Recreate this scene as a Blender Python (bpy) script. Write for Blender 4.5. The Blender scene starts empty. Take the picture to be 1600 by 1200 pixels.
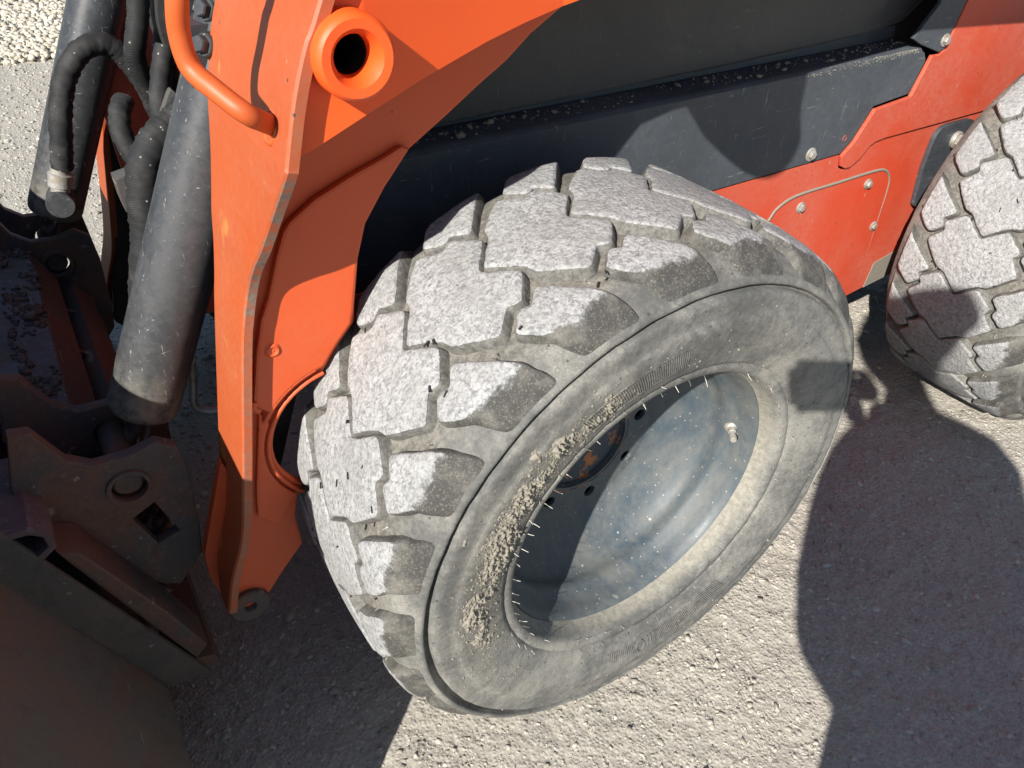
import bpy, bmesh, math, random
import numpy as np
from mathutils import Vector, Matrix
from mathutils.geometry import delaunay_2d_cdt

random.seed(4)
RNG = np.random.default_rng(7)
SC = bpy.context.scene
COL = SC.collection
PI = math.pi

# ------------------------------------------------------------------ camera, sky, sun, exposure
CAM = Vector((-0.531, -0.605, 0.757))
yaw, pitch, roll = 0.571, 0.667, 0.016
fw = Vector((math.sin(yaw) * math.cos(pitch), math.cos(yaw) * math.cos(pitch), -math.sin(pitch)))
r0 = Vector((math.cos(yaw), -math.sin(yaw), 0))
u0 = r0.cross(fw)
rt = r0 * math.cos(roll) + u0 * math.sin(roll)
up = u0 * math.cos(roll) - r0 * math.sin(roll)
cd = bpy.data.cameras.new('camera')
cam = bpy.data.objects.new('camera', cd)
COL.objects.link(cam)
cd.sensor_width = 36.0
cd.lens = 1190.0 / 1600.0 * 36.0
cd.clip_start = 0.005
cd.clip_end = 500
CM = Matrix.Identity(4)
for i in range(3):
    CM[i][0], CM[i][1], CM[i][2], CM[i][3] = rt[i], up[i], -fw[i], CAM[i]
cam.matrix_world = CM
SC.camera = cam

SUN = Vector((-0.702, -0.435, 0.563)).normalized()
w = bpy.data.worlds.new('World')
SC.world = w
w.use_nodes = True
wn = w.node_tree
wn.nodes.clear()
sky = wn.nodes.new('ShaderNodeTexSky')
sky.sky_type = 'NISHITA'
sky.sun_disc = False
sky.sun_elevation = math.asin(SUN.z)
sky.sun_rotation = math.atan2(SUN.x, SUN.y)
sky.air_density = 1.0
sky.dust_density = 0.2
sky.ozone_density = 1.6
bg = wn.nodes.new('ShaderNodeBackground')
bg.inputs['Strength'].default_value = 0.066
wo = wn.nodes.new('ShaderNodeOutputWorld')
wn.links.new(sky.outputs[0], bg.inputs[0])
wn.links.new(bg.outputs[0], wo.inputs[0])
sl = bpy.data.lights.new('sun', 'SUN')
sl.energy = 5.0
sl.angle = math.radians(0.53)
sl.color = (1.0, 0.955, 0.885)
so = bpy.data.objects.new('sun', sl)
COL.objects.link(so)
so.rotation_euler = SUN.to_track_quat('Z', 'Y').to_euler()
so.location = (-4, -3, 6)
SC.view_settings.view_transform = 'Standard'
SC.view_settings.look = 'None'
SC.view_settings.exposure = 0.85
SC.view_settings.gamma = 1.0
SC.view_settings.use_curve_mapping = False

GZ = -0.385           # ground level; the front wheel's axle is the origin

# ------------------------------------------------------------------ node helpers
class NT:
    def __init__(self, name):
        self.m = bpy.data.materials.new(name)
        self.m.use_nodes = True
        self.t = self.m.node_tree
        self.b = self.t.nodes['Principled BSDF']
        self._co = None

    def n(self, typ, **kw):
        nd = self.t.nodes.new('ShaderNode' + typ)
        for k, v in kw.items():
            setattr(nd, k, v)
        return nd

    def put(self, sock, v):
        if isinstance(v, bpy.types.NodeSocket):
            self.t.links.new(v, sock)
        elif v is not None:
            if isinstance(v, (tuple, list)) and len(v) == 3 and len(sock.default_value) == 4:
                v = (*v, 1.0)
            sock.default_value = v

    def co(self, shift=False, scale=None, rot=None):
        o = self.n('TexCoord').outputs['Object']
        if shift:
            oi = self.n('ObjectInfo')
            a = self.n('VectorMath', operation='SCALE')
            self.put(a.inputs[0], (37.0, 91.0, 53.0))
            self.put(a.inputs['Scale'], oi.outputs['Random'])
            b = self.n('VectorMath', operation='ADD')
            self.put(b.inputs[0], o)
            self.put(b.inputs[1], a.outputs[0])
            o = b.outputs[0]
        if scale or rot:
            mp = self.n('Mapping')
            self.put(mp.inputs[0], o)
            if scale:
                mp.inputs['Scale'].default_value = scale
            if rot:
                mp.inputs['Rotation'].default_value = rot
            o = mp.outputs[0]
        return o

    def noise(self, co, scale, detail=4, rough=0.55, dist=0.0):
        x = self.n('TexNoise')
        self.put(x.inputs['Vector'], co)
        x.inputs['Scale'].default_value = scale
        x.inputs['Detail'].default_value = detail
        x.inputs['Roughness'].default_value = rough
        x.inputs['Distortion'].default_value = dist
        return x.outputs['Fac']

    def voro(self, co, scale, feature='F1', out='Distance', rnd=1.0):
        x = self.n('TexVoronoi', feature=feature)
        self.put(x.inputs['Vector'], co)
        x.inputs['Scale'].default_value = scale
        x.inputs['Randomness'].default_value = rnd
        return x.outputs[out]

    def ramp(self, f, lo, hi, a=0.0, b=1.0):
        x = self.n('MapRange', interpolation_type='SMOOTHSTEP')
        self.put(x.inputs['Value'], f)
        x.inputs['From Min'].default_value = lo
        x.inputs['From Max'].default_value = hi
        x.inputs['To Min'].default_value = a
        x.inputs['To Max'].default_value = b
        return x.outputs['Result']

    def mix(self, f, a, b, mode='MIX'):
        x = self.n('Mix', data_type='RGBA', blend_type=mode)
        self.put(x.inputs[0], f)
        self.put(x.inputs[6], a)
        self.put(x.inputs[7], b)
        return x.outputs[2]

    def math(self, op, a, b=None):
        x = self.n('Math', operation=op)
        self.put(x.inputs[0], a)
        if b is not None:
            self.put(x.inputs[1], b)
        return x.outputs[0]

    def attr(self, name):
        x = self.n('Attribute', attribute_name=name)
        return x.outputs['Fac']

    def bump(self, h, strength=0.5, dist=0.002, prev=None):
        x = self.n('Bump')
        self.put(x.inputs['Height'], h)
        x.inputs['Strength'].default_value = strength
        x.inputs['Distance'].default_value = dist
        if prev is not None:
            self.put(x.inputs['Normal'], prev)
        return x.outputs['Normal']

    def fin(self, color, rough=0.7, normal=None, metal=0.0, spec=None):
        self.put(self.b.inputs['Base Color'], color)
        self.put(self.b.inputs['Roughness'], rough)
        self.put(self.b.inputs['Metallic'], metal)
        if spec is not None:
            self.put(self.b.inputs['Specular IOR Level'], spec)
        if normal is not None:
            self.put(self.b.inputs['Normal'], normal)
        return self.m

    def flecks(self, co, scale, size, keep):
        """sparse chips: small dots in a random share of the Voronoi cells"""
        x = self.n('TexVoronoi', feature='F1')
        self.put(x.inputs['Vector'], co)
        x.inputs['Scale'].default_value = scale
        sep = self.n('SeparateColor')
        self.put(sep.inputs[0], x.outputs['Color'])
        on = self.ramp(sep.outputs[0], 1 - keep - 0.01, 1 - keep)
        d = self.ramp(x.outputs['Distance'], size * 0.6, size, 1.0, 0.0)
        return self.math('MULTIPLY', on, d)


def paint_orange(name, base, dust_amt, dust=(0.46, 0.33, 0.25), yellow=0.0):
    k = NT(name)
    c = k.co()
    big = k.noise(c, 5.0, 5, 0.6)
    fine = k.noise(c, 140.0, 3, 0.7)
    col = k.mix(k.ramp(k.noise(c, 2.6, 3), 0.35, 0.7, 0, 0.55), base, tuple(v * f for v, f in zip(base, (0.80, 0.70, 0.7))))
    if yellow:
        col = k.mix(k.ramp(k.noise(c, 10.0, 5, 0.65), 0.60, 0.66, 0, yellow), col, (0.52, 0.17, 0.022))
    d = k.math('MULTIPLY', k.ramp(big, 0.25, 0.75, 0.15, 1.0), k.ramp(fine, 0.3, 0.75, 0.45, 1.0))
    d = k.math('MULTIPLY', d, dust_amt)
    col = k.mix(d, col, dust)
    sc = k.flecks(k.co(scale=(1, 1, 0.35), rot=(0, 0.35, 0)), 55.0, 0.10, 0.22)
    col = k.mix(k.math('MULTIPLY', sc, 0.5), col, (0.50, 0.38, 0.28))
    ch = k.flecks(k.co(rot=(0.4, 0.2, 0.9)), 46.0, 0.085, 0.20)
    col = k.mix(ch, col, (0.06, 0.03, 0.025))
    su = k.math('MULTIPLY', k.attr('scuff'), k.ramp(k.noise(c, 70.0, 6, 0.8), 0.36, 0.56))
    col = k.mix(su, col, k.mix(k.noise(c, 160.0, 3), (0.07, 0.055, 0.045), (0.26, 0.20, 0.155)))
    gr = k.ramp(k.noise(k.co(scale=(1, 1, 0.25)), 7.0, 7, 0.78, 0.3), 0.56, 0.74, 0, 0.38)
    col = k.mix(gr, col, tuple(v * 0.55 + 0.03 for v in base))
    h = k.math('ADD', k.noise(c, 60.0, 4), k.math('MULTIPLY', fine, 0.3))
    rough = k.ramp(d, 0.0, 0.5, 0.52, 0.85)
    return k.fin(col, rough, k.bump(h, 0.12, 0.0015))


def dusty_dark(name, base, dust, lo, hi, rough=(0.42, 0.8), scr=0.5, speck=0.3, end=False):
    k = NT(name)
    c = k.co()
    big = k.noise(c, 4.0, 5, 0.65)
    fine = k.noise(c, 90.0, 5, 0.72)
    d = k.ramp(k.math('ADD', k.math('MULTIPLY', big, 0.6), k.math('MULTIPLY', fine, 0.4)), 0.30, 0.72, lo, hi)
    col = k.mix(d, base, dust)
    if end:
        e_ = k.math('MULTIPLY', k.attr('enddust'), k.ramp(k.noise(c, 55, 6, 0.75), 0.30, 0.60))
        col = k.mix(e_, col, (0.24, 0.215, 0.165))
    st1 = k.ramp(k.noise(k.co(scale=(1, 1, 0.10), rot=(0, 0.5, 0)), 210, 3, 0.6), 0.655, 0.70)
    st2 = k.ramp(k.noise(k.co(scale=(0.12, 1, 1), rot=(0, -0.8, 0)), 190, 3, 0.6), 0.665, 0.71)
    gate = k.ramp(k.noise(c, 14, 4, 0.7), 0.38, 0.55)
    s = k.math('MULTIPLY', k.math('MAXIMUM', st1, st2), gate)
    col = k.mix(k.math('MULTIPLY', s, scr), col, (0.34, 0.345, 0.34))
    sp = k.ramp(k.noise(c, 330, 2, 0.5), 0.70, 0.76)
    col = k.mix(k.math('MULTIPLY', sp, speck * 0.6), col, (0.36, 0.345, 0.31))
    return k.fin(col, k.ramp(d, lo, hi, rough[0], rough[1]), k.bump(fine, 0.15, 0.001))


M = {}
M['orange'] = paint_orange('orange_paint', (0.86, 0.098, 0.006), 0.05, yellow=0.2)
M['orange_front'] = paint_orange('dusty_orange_paint', (0.41, 0.066, 0.009), 0.34, (0.31, 0.180, 0.105), yellow=0.8)
M['orange_web'] = paint_orange('weathered_orange_paint', (0.60, 0.076, 0.010), 0.20, (0.40, 0.24, 0.17))
M['orange_body'] = paint_orange('red_orange_paint', (0.54, 0.050, 0.014), 0.42, (0.42, 0.26, 0.19))
M['orange_tube'] = paint_orange('handle_paint', (0.52, 0.085, 0.010), 0.10, yellow=0.8)
M['panel'] = dusty_dark('black_panel_paint', (0.020, 0.022, 0.025), (0.165, 0.155, 0.142), 0.12, 0.42, scr=0.15, speck=0.5)
M['panel_low'] = dusty_dark('lower_panel_paint', (0.018, 0.024, 0.032), (0.125, 0.138, 0.152), 0.18, 0.50, scr=0.35, speck=0.6)
M['cyl'] = dusty_dark('cylinder_paint', (0.021, 0.023, 0.027), (0.105, 0.106, 0.106), 0.06, 0.42, rough=(0.36, 0.7), scr=0.55, speck=0.35, end=True)
M['black'] = dusty_dark('black_steel', (0.010, 0.010, 0.011), (0.05, 0.045, 0.04), 0.05, 0.4, scr=0.1, speck=0.1)
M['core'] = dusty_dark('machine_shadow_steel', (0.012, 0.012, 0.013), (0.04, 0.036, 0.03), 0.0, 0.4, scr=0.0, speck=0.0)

k = NT('hose_sleeve')
c = k.co()
wv = k.n('TexWave', wave_type='BANDS', bands_direction='DIAGONAL')
k.put(wv.inputs['Vector'], c)
wv.inputs['Scale'].default_value = 220
wv.inputs['Distortion'].default_value = 2.0
col = k.mix(k.ramp(k.noise(c, 30, 4), 0.42, 0.8, 0, 0.6), (0.008, 0.008, 0.0085), (0.060, 0.057, 0.053))
sp = k.flecks(k.co(), 120.0, 0.2, 0.15)
col = k.mix(k.math('MULTIPLY', sp, 0.6), col, (0.4, 0.38, 0.34))
M['hose'] = k.fin(col, 0.75, k.bump(k.math('ADD', wv.outputs['Fac'], k.noise(c, 45, 4)), 0.28, 0.0012))

k = NT('zinc_plated_steel')
c = k.co()
M['zinc'] = k.fin(k.mix(k.ramp(k.noise(c, 90, 4), 0.4, 0.65, 0, 0.8), (0.37, 0.365, 0.34), (0.27, 0.225, 0.165)), 0.5,
                  k.bump(k.noise(c, 300, 3), 0.3, 0.0006), 0.35)
k = NT('chrome_rod')
c = k.co()
M['rod'] = k.fin(k.mix(k.ramp(k.noise(c, 60, 4), 0.45, 0.7), (0.32, 0.32, 0.33), (0.10, 0.08, 0.07)), 0.25, None, 0.9)


def rusty(name, a, b, c3, lo=0.40, hi=0.62):
    k = NT(name)
    c = k.co()
    f = k.noise(c, 9, 6, 0.7, 0.4)
    g = k.noise(c, 120, 4, 0.7)
    col = k.mix(k.ramp(f, lo, hi), a, b)
    col = k.mix(k.ramp(g, 0.52, 0.75, 0, 0.8), col, c3)
    st = k.ramp(k.noise(k.co(scale=(1, 0.16, 1), rot=(0.3, 0.2, 0.4)), 75, 2, 0.5), 0.70, 0.74)
    st = k.math('MAXIMUM', st, k.flecks(k.co(scale=(1, 0.35, 1), rot=(0.5, 0.0, 0.2)), 17.0, 0.13, 0.14))
    col = k.mix(k.math('MULTIPLY', st, 0.45), col, (0.30, 0.27, 0.24))
    col = k.mix(k.ramp(k.noise(c, 28, 6, 0.75), 0.50, 0.72, 0, 0.6), col, tuple(v * 0.45 for v in a))
    return k.fin(col, 0.7, k.bump(k.math('ADD', f, k.math('MULTIPLY', g, 0.4)), 0.5, 0.003))


M['rust_brown'] = rusty('rusty_bucket_steel', (0.112, 0.071, 0.054), (0.090, 0.079, 0.071), (0.137, 0.094, 0.072))
M['rust_dark'] = rusty('dirty_coupler_steel', (0.105, 0.050, 0.033), (0.055, 0.050, 0.050), (0.125, 0.100, 0.082))
M['bar_grey'] = rusty('worn_grey_steel', (0.070, 0.065, 0.060), (0.090, 0.072, 0.060), (0.075, 0.052, 0.040))
M['beam_skylit'] = rusty('skylit_blue_steel', (0.085, 0.100, 0.125), (0.075, 0.062, 0.055), (0.17, 0.16, 0.15))  # blue in the colour imitates sky light on the beam's top
M['tube_purple'] = rusty('dark_maroon_steel', (0.10, 0.062, 0.066), (0.07, 0.055, 0.06), (0.18, 0.15, 0.14))

# tread blocks: worn pale tops, dark rubber flanks (vertex attribute 'wear')
k = NT('tread_rubber')
c = k.co(shift=True)
n1 = k.noise(c, 150, 6, 0.72, 0.6)
n2 = k.noise(c, 420, 3, 0.7)
v1 = k.voro(c, 190)
g = k.math('ADD', k.math('MULTIPLY', n1, 0.65), k.math('MULTIPLY', n2, 0.35))
top = k.mix(k.ramp(g, 0.38, 0.58), (0.150, 0.151, 0.152), (0.385, 0.386, 0.384))
top = k.mix(k.ramp(k.noise(c, 22, 4), 0.35, 0.7, 0, 0.45), top, (0.255, 0.252, 0.240))
top = k.mix(k.ramp(k.noise(c, 9, 5, 0.7), 0.45, 0.72, 0, 0.40), top, (0.185, 0.183, 0.175))
side = k.mix(k.ramp(k.noise(c, 26, 6, 0.7), 0.42, 0.70), (0.046, 0.045, 0.042), (0.140, 0.133, 0.116))
side = k.mix(k.ramp(n2, 0.52, 0.70, 0, 0.6), side, (0.24, 0.215, 0.17))
side = k.mix(k.math('MULTIPLY', k.attr('dusty'), 0.8), side, k.mix(k.ramp(n1, 0.35, 0.65), (0.090, 0.087, 0.079), (0.205, 0.197, 0.176)))
wr = k.ramp(k.math('ADD', k.attr('wear'), k.math('MULTIPLY', k.math('SUBTRACT', k.noise(c, 36, 7, 0.75), 0.5), 1.35)), 0.40, 0.62)
hgt = k.math('ADD', k.math('MULTIPLY', n1, 1.0), k.math('MULTIPLY', v1, 0.45))
M['tread'] = k.fin(k.mix(wr, side, top), 0.85, k.bump(k.math('MULTIPLY', hgt, k.ramp(wr, 0, 1, 0.35, 1.0)), 0.75, 0.0030))

# carcass: sidewall rubber with dried dust, dusty tread grooves (attribute 'groove', 'lip')
k = NT('sidewall_rubber')
c = k.co()
f1 = k.noise(c, 11, 6, 0.68, 0.3)
f2 = k.noise(c, 120, 5, 0.75)
f3 = k.noise(c, 480, 3, 0.7)
d = k.math('ADD', k.math('MULTIPLY', f1, 0.62), k.math('MULTIPLY', f2, 0.38))
f0 = k.noise(c, 3.2, 4, 0.6)
d = k.math('ADD', k.math('MULTIPLY', d, 0.75), k.math('MULTIPLY', f0, 0.25))
col = k.mix(k.ramp(d, 0.38, 0.63), (0.080, 0.080, 0.075), (0.232, 0.226, 0.204))
col = k.mix(k.ramp(k.math('ADD', k.math('MULTIPLY', f1, 0.5), k.math('MULTIPLY', f3, 0.5)), 0.53, 0.63, 0, 0.75), col, (0.29, 0.268, 0.222))
pits = k.flecks(k.co(), 110.0, 0.22, 0.16)
col = k.mix(k.math('MULTIPLY', pits, 0.75), col, (0.03, 0.029, 0.027))
col = k.mix(k.math('MULTIPLY', k.attr('film'), k.ramp(k.math('ADD', k.math('MULTIPLY', f1, 0.5), k.math('MULTIPLY', f2, 0.5)), 0.36, 0.58, 0.1, 0.9)), col, k.mix(f3, (0.14, 0.128, 0.104), (0.29, 0.265, 0.215)))
col = k.mix(k.math('MULTIPLY', k.attr('groove'), 0.9), col, k.mix(k.ramp(f2, 0.35, 0.65), (0.085, 0.080, 0.069), (0.200, 0.186, 0.158)))
col = k.mix(k.math('MULTIPLY', k.attr('lip'), 0.85), col, k.mix(k.ramp(f2, 0.3, 0.7), (0.19, 0.180, 0.150), (0.31, 0.290, 0.240)))
M['sidewall'] = k.fin(col, 0.82, k.bump(k.math('ADD', f2, k.math('MULTIPLY', f3, 0.5)), 0.45, 0.0016))

k = NT('blue_grey_rim_paint')
c = k.co()
f1 = k.noise(c, 4.5, 8, 0.72, 0.8)
f2 = k.noise(k.co(rot=(0, 0.6, 0.5), scale=(1, 1, 0.45)), 75, 6, 0.78)
col = k.mix(k.ramp(k.noise(c, 5, 3), 0.3, 0.7), (0.036, 0.058, 0.078), (0.052, 0.072, 0.088))
col = k.mix(k.ramp(k.math('ADD', k.math('MULTIPLY', f1, 0.6), k.math('MULTIPLY', f2, 0.4)), 0.36, 0.68, 0, 0.80), col, (0.150, 0.145, 0.128))
sp = k.flecks(k.co(rot=(0.3, 0.1, 0.2)), 150.0, 0.19, 0.20)
sp2 = k.flecks(k.co(rot=(0.9, 0.4, 0.2)), 38.0, 0.10, 0.16)
col = k.mix(k.math('MULTIPLY', k.math('MAXIMUM', sp, sp2), 0.85), col, (0.36, 0.35, 0.31))
lines = k.ramp(k.noise(k.co(scale=(1, .6, .07), rot=(0.2, 0.6, 0)), 60, 2, 0.5), 0.715, 0.74)
col = k.mix(k.math('MULTIPLY', lines, 0.55), col, (0.26, 0.25, 0.225))
rs = k.math('MULTIPLY', k.ramp(k.noise(c, 26, 5, 0.75), 0.68, 0.73), 0.8)
col = k.mix(rs, col, (0.30, 0.12, 0.045))
M['rim'] = k.fin(col, k.ramp(f1, 0.3, 0.7, 0.42, 0.7), k.bump(f2, 0.15, 0.001))
k = NT('rusted_hub_plate')
c = k.co()
M['hub'] = k.fin(k.mix(k.ramp(k.noise(c, 30, 5, 0.7), 0.52, 0.60), (0.055, 0.070, 0.085), (0.42, 0.16, 0.05)), 0.7)
k = NT('dried_mud')
c = k.co()
M['mud'] = k.fin(k.mix(k.noise(c, 200, 4), (0.13, 0.118, 0.095), (0.29, 0.264, 0.212)), 0.95, k.bump(k.noise(c, 400, 3), 0.5, 0.001))
k = NT('rubber_hair')
M['hair_rubber'] = k.fin(k.mix(k.ramp(k.noise(k.co(), 90, 2), 0.45, 0.55), (0.10, 0.098, 0.09), (0.48, 0.46, 0.40)), 0.7)


def ground_col(k, c, warm=1.0):
    big = k.noise(c, 2.2, 4, 0.6)
    mid = k.noise(c, 26, 5, 0.68)
    fine = k.noise(c, 210, 5, 0.72)
    col = k.mix(k.ramp(fine, 0.30, 0.70), (0.252, 0.230, 0.192), (0.430, 0.400, 0.342))
    col = k.mix(k.ramp(mid, 0.40, 0.72, 0, 0.55), col, (0.345, 0.308, 0.258))
    col = k.mix(k.ramp(big, 0.42, 0.70, 0, 0.35), col, (0.320, 0.300, 0.270))
    return col, mid, fine


k = NT('packed_gravel')
c = k.co()
col, mid, fine = ground_col(k, c)
vs = k.voro(c, 150, out='Distance')
vc = k.n('TexVoronoi', feature='F1')
k.put(vc.inputs['Vector'], c)
vc.inputs['Scale'].default_value = 150
sep = k.n('SeparateColor')
k.put(sep.inputs[0], vc.outputs['Color'])
col = k.mix(k.ramp(sep.outputs[0], 0.0, 1.0, 0, 0.5), col, k.mix(sep.outputs[1], (0.245, 0.230, 0.202), (0.44, 0.412, 0.360)))
hh = k.math('ADD', k.math('MULTIPLY', fine, 0.8), k.math('MULTIPLY', k.ramp(vs, 0.0, 0.7, 1.0, 0.0), 0.7))
M['ground'] = k.fin(col, 0.95, k.bump(hh, 0.6, 0.0032))
k = NT('gravel_stone')
c = k.co()
pc = k.attr('tint')
col = k.mix(pc, (0.245, 0.225, 0.188), (0.480, 0.448, 0.382))
col = k.mix(k.ramp(k.noise(c, 300, 4), 0.4, 0.7, 0, 0.4), col, (0.29, 0.258, 0.215))
M['stone'] = k.fin(col, 0.92, k.bump(k.noise(c, 500, 3), 0.4, 0.001))
k = NT('limestone_chip')
pc = k.attr('tint')
M['lime'] = k.fin(k.mix(pc, (0.33, 0.295, 0.23), (0.56, 0.52, 0.43)), 0.9)


def plain(name, col, rough=0.6, var=0.25, metal=0.0):
    k = NT(name)
    c = k.co()
    return k.fin(k.mix(k.noise(c, 18, 4), tuple(v * (1 - var) for v in col), tuple(min(1, v * (1 + var)) for v in col)), rough,
                 k.bump(k.noise(c, 90, 3), 0.15, 0.001), metal)


M['glass'] = plain('cab_glass', (0.03, 0.035, 0.04), 0.08)
M['skin'] = plain('skin', (0.52, 0.32, 0.23), 0.55, 0.1)
M['jacket'] = plain('navy_jacket', (0.04, 0.05, 0.08), 0.85)
M['jeans'] = plain('blue_jeans', (0.06, 0.09, 0.16), 0.85)
M['shoe'] = plain('brown_boot', (0.10, 0.06, 0.04), 0.6)
M['hairm'] = plain('brown_hair', (0.06, 0.035, 0.02), 0.7)
M['phone'] = plain('phone_case', (0.02, 0.02, 0.022), 0.4)
M['eye'] = plain('eye', (0.25, 0.22, 0.2), 0.3)

# ------------------------------------------------------------------ object helpers
def link(name, me, mat=None, parent=None, smooth=None):
    o = bpy.data.objects.new(name, me)
    COL.objects.link(o)
    if mat is not None and not me.materials:
        me.materials.append(mat)
    if parent is not None:
        o.parent = parent
    if smooth is not None:
        smooth_angle(me, smooth)
    return o


def smooth_angle(me, deg):
    bm = bmesh.new()
    bm.from_mesh(me)
    a = math.radians(deg)
    for f in bm.faces:
        f.smooth = True
    for e in bm.edges:
        e.smooth = not (len(e.link_faces) == 2 and e.calc_face_angle(0) > a)
    bm.to_mesh(me)
    bm.free()


def mesh_of(name, verts, faces):
    me = bpy.data.meshes.new(name)
    me.from_pydata([tuple(v) for v in verts], [], [tuple(f) for f in faces])
    me.update()
    return me


def bm_done(bm, name, mat, parent=None, smooth=40):
    bmesh.ops.recalc_face_normals(bm, faces=bm.faces)
    me = bpy.data.meshes.new(name)
    bm.to_mesh(me)
    bm.free()
    return link(name, me, mat, parent, smooth)


def empty(name, loc=(0, 0, 0), parent=None, label=None, cat=None, group=None):
    o = bpy.data.objects.new(name, None)
    COL.objects.link(o)
    o.location = loc
    o.empty_display_size = 0.05
    if parent is not None:
        o.parent = parent
    tag(o, label, cat, group)
    return o


def tag(o, label=None, cat=None, group=None, kind=None):
    if label: o['label'] = label
    if cat: o['category'] = cat
    if group: o['group'] = group
    if kind: o['kind'] = kind
    return o


def fillet(poly, rad, n=4, closed=True):
    """round each corner of a 2-D polygon; rad may be one number or a list"""
    out = []
    N = len(poly)
    P = [np.array(p, float) for p in poly]
    for i in range(N):
        r = rad[i] if isinstance(rad, (list, tuple)) else rad
        p, a, b = P[i], P[i - 1], P[(i + 1) % N]
        da, db = a - p, b - p
        la, lb = np.linalg.norm(da), np.linalg.norm(db)
        t = min(r, la * 0.45, lb * 0.45)
        if t < 1e-5:
            out.append(p)
            continue
        s, e = p + da / la * t, p + db / lb * t
        for j in range(n + 1):
            q = j / n
            out.append((1 - q) ** 2 * s + 2 * q * (1 - q) * p + q * q * e)
    return out


def tri_fill(outer, holes=(), extra=()):
    pts, edges, loops = [], [], []
    for lp in [outer, *holes]:
        b = len(pts)
        pts += [Vector((float(p[0]), float(p[1]))) for p in lp]
        idx = list(range(b, len(pts)))
        edges += [(idx[i], idx[(i + 1) % len(idx)]) for i in range(len(idx))]
        loops.append(idx)
    nb = len(pts)
    pts += [Vector((float(p[0]), float(p[1]))) for p in extra]
    v, e, f, ov, oe, of = delaunay_2d_cdt(pts, edges, [], 0, 1e-7)
    v = np.array([(p.x, p.y) for p in v])

    def inside(q, lp):
        lp = np.array([(p[0], p[1]) for p in lp])
        a, b = lp, np.roll(lp, -1, 0)
        c = (a[:, 1] > q[1]) != (b[:, 1] > q[1])
        with np.errstate(divide='ignore', invalid='ignore'):
            x = (b[:, 0] - a[:, 0]) * (q[1] - a[:, 1]) / (b[:, 1] - a[:, 1]) + a[:, 0]
        return (np.sum(c & (q[0] < x)) % 2) == 1
    faces = []
    for t in f:
        m = v[list(t)].mean(0)
        if inside(m, outer) and not any(inside(m, h) for h in holes):
            faces.append(t)
    return v, faces, ov


def prism(name, poly, y0, y1, mat, parent=None, holes=(), bevel=0.002, rad=0.0, smooth=35):
    """plate: polygon in XZ extruded along Y from y0 (outer face) to y1"""
    if rad:
        poly = fillet(poly, rad)
    v, f, _ = tri_fill(poly, holes)
    bm = bmesh.new()
    A = [bm.verts.new((p[0], y0, p[1])) for p in v]
    B = [bm.verts.new((p[0], y1, p[1])) for p in v]
    cnt = {}
    for t in f:
        try:
            bm.faces.new([A[i] for i in t])
            bm.faces.new([B[i] for i in reversed(t)])
        except ValueError:
            continue
        for i in range(len(t)):
            e = (t[i], t[(i + 1) % len(t)])
            k2 = (min(e), max(e))
            cnt.setdefault(k2, []).append(e)
    for k2, l in cnt.items():
        if len(l) == 1:
            a, b = l[0]
            bm.faces.new((A[b], A[a], B[a], B[b]))
    bmesh.ops.recalc_face_normals(bm, faces=bm.faces)
    if bevel:
        bm.normal_update()
        ed = [e for e in bm.edges if len(e.link_faces) == 2 and e.calc_face_angle(0) > 0.9
              and abs(e.verts[0].co.y - e.verts[1].co.y) < 1e-6]
        bmesh.ops.bevel(bm, geom=ed, offset=bevel, segments=2, affect='EDGES', profile=0.6, clamp_overlap=True)
    o = bm_done(bm, name, mat, parent, smooth)
    for p in o.data.polygons:
        if abs(p.normal.y) > .9995:
            p.use_smooth = False
    return o


def box(name, lo, hi, mat, parent=None, bevel=0.004, rot=None, pivot=None):
    bm = bmesh.new()
    bmesh.ops.create_cube(bm, size=1.0)
    lo, hi = Vector(lo), Vector(hi)
    for v in bm.verts:
        v.co = Vector(((lo[i] + hi[i]) / 2 + v.co[i] * (hi[i] - lo[i]) for i in range(3)))
    if bevel:
        bmesh.ops.bevel(bm, geom=list(bm.edges), offset=bevel, segments=2, affect='EDGES')
    if rot is not None:
        bmesh.ops.rotate(bm, verts=bm.verts, cent=pivot or (lo + hi) / 2, matrix=rot)
    return bm_done(bm, name, mat, parent)


def frame_of(d):
    d = Vector(d).normalized()
    a = Vector((0, 0, 1)) if abs(d.z) < 0.9 else Vector((1, 0, 0))
    x = a.cross(d).normalized()
    return x, d.cross(x), d


def lathe_bm(bm, prof, org, axis, seg=48, closed=False):
    """revolve [(radius, along)] about an axis through org"""
    x, y, d = frame_of(axis)
    org = Vector(org)
    rings = []
    for r, h in prof:
        if r < 1e-6:
            rings.append([bm.verts.new(org + d * h)])
        else:
            rings.append([bm.verts.new(org + d * h + x * (r * math.cos(2 * PI * i / seg)) + y * (r * math.sin(2 * PI * i / seg))) for i in range(seg)])
    for a, b in zip(rings[:-1], rings[1:]):
        for i in range(seg):
            j = (i + 1) % seg
            if len(a) == 1 and len(b) == 1:
                continue
            if len(a) == 1:
                bm.faces.new((a[0], b[i], b[j]))
            elif len(b) == 1:
                bm.faces.new((a[i], a[j], b[0]))
            else:
                bm.faces.new((a[i], a[j], b[j], b[i]))
    return bm


def lathe(name, prof, org, axis, mat, parent=None, seg=48, smooth=35):
    bm = lathe_bm(bmesh.new(), prof, org, axis, seg)
    return bm_done(bm, name, mat, parent, smooth)


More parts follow.
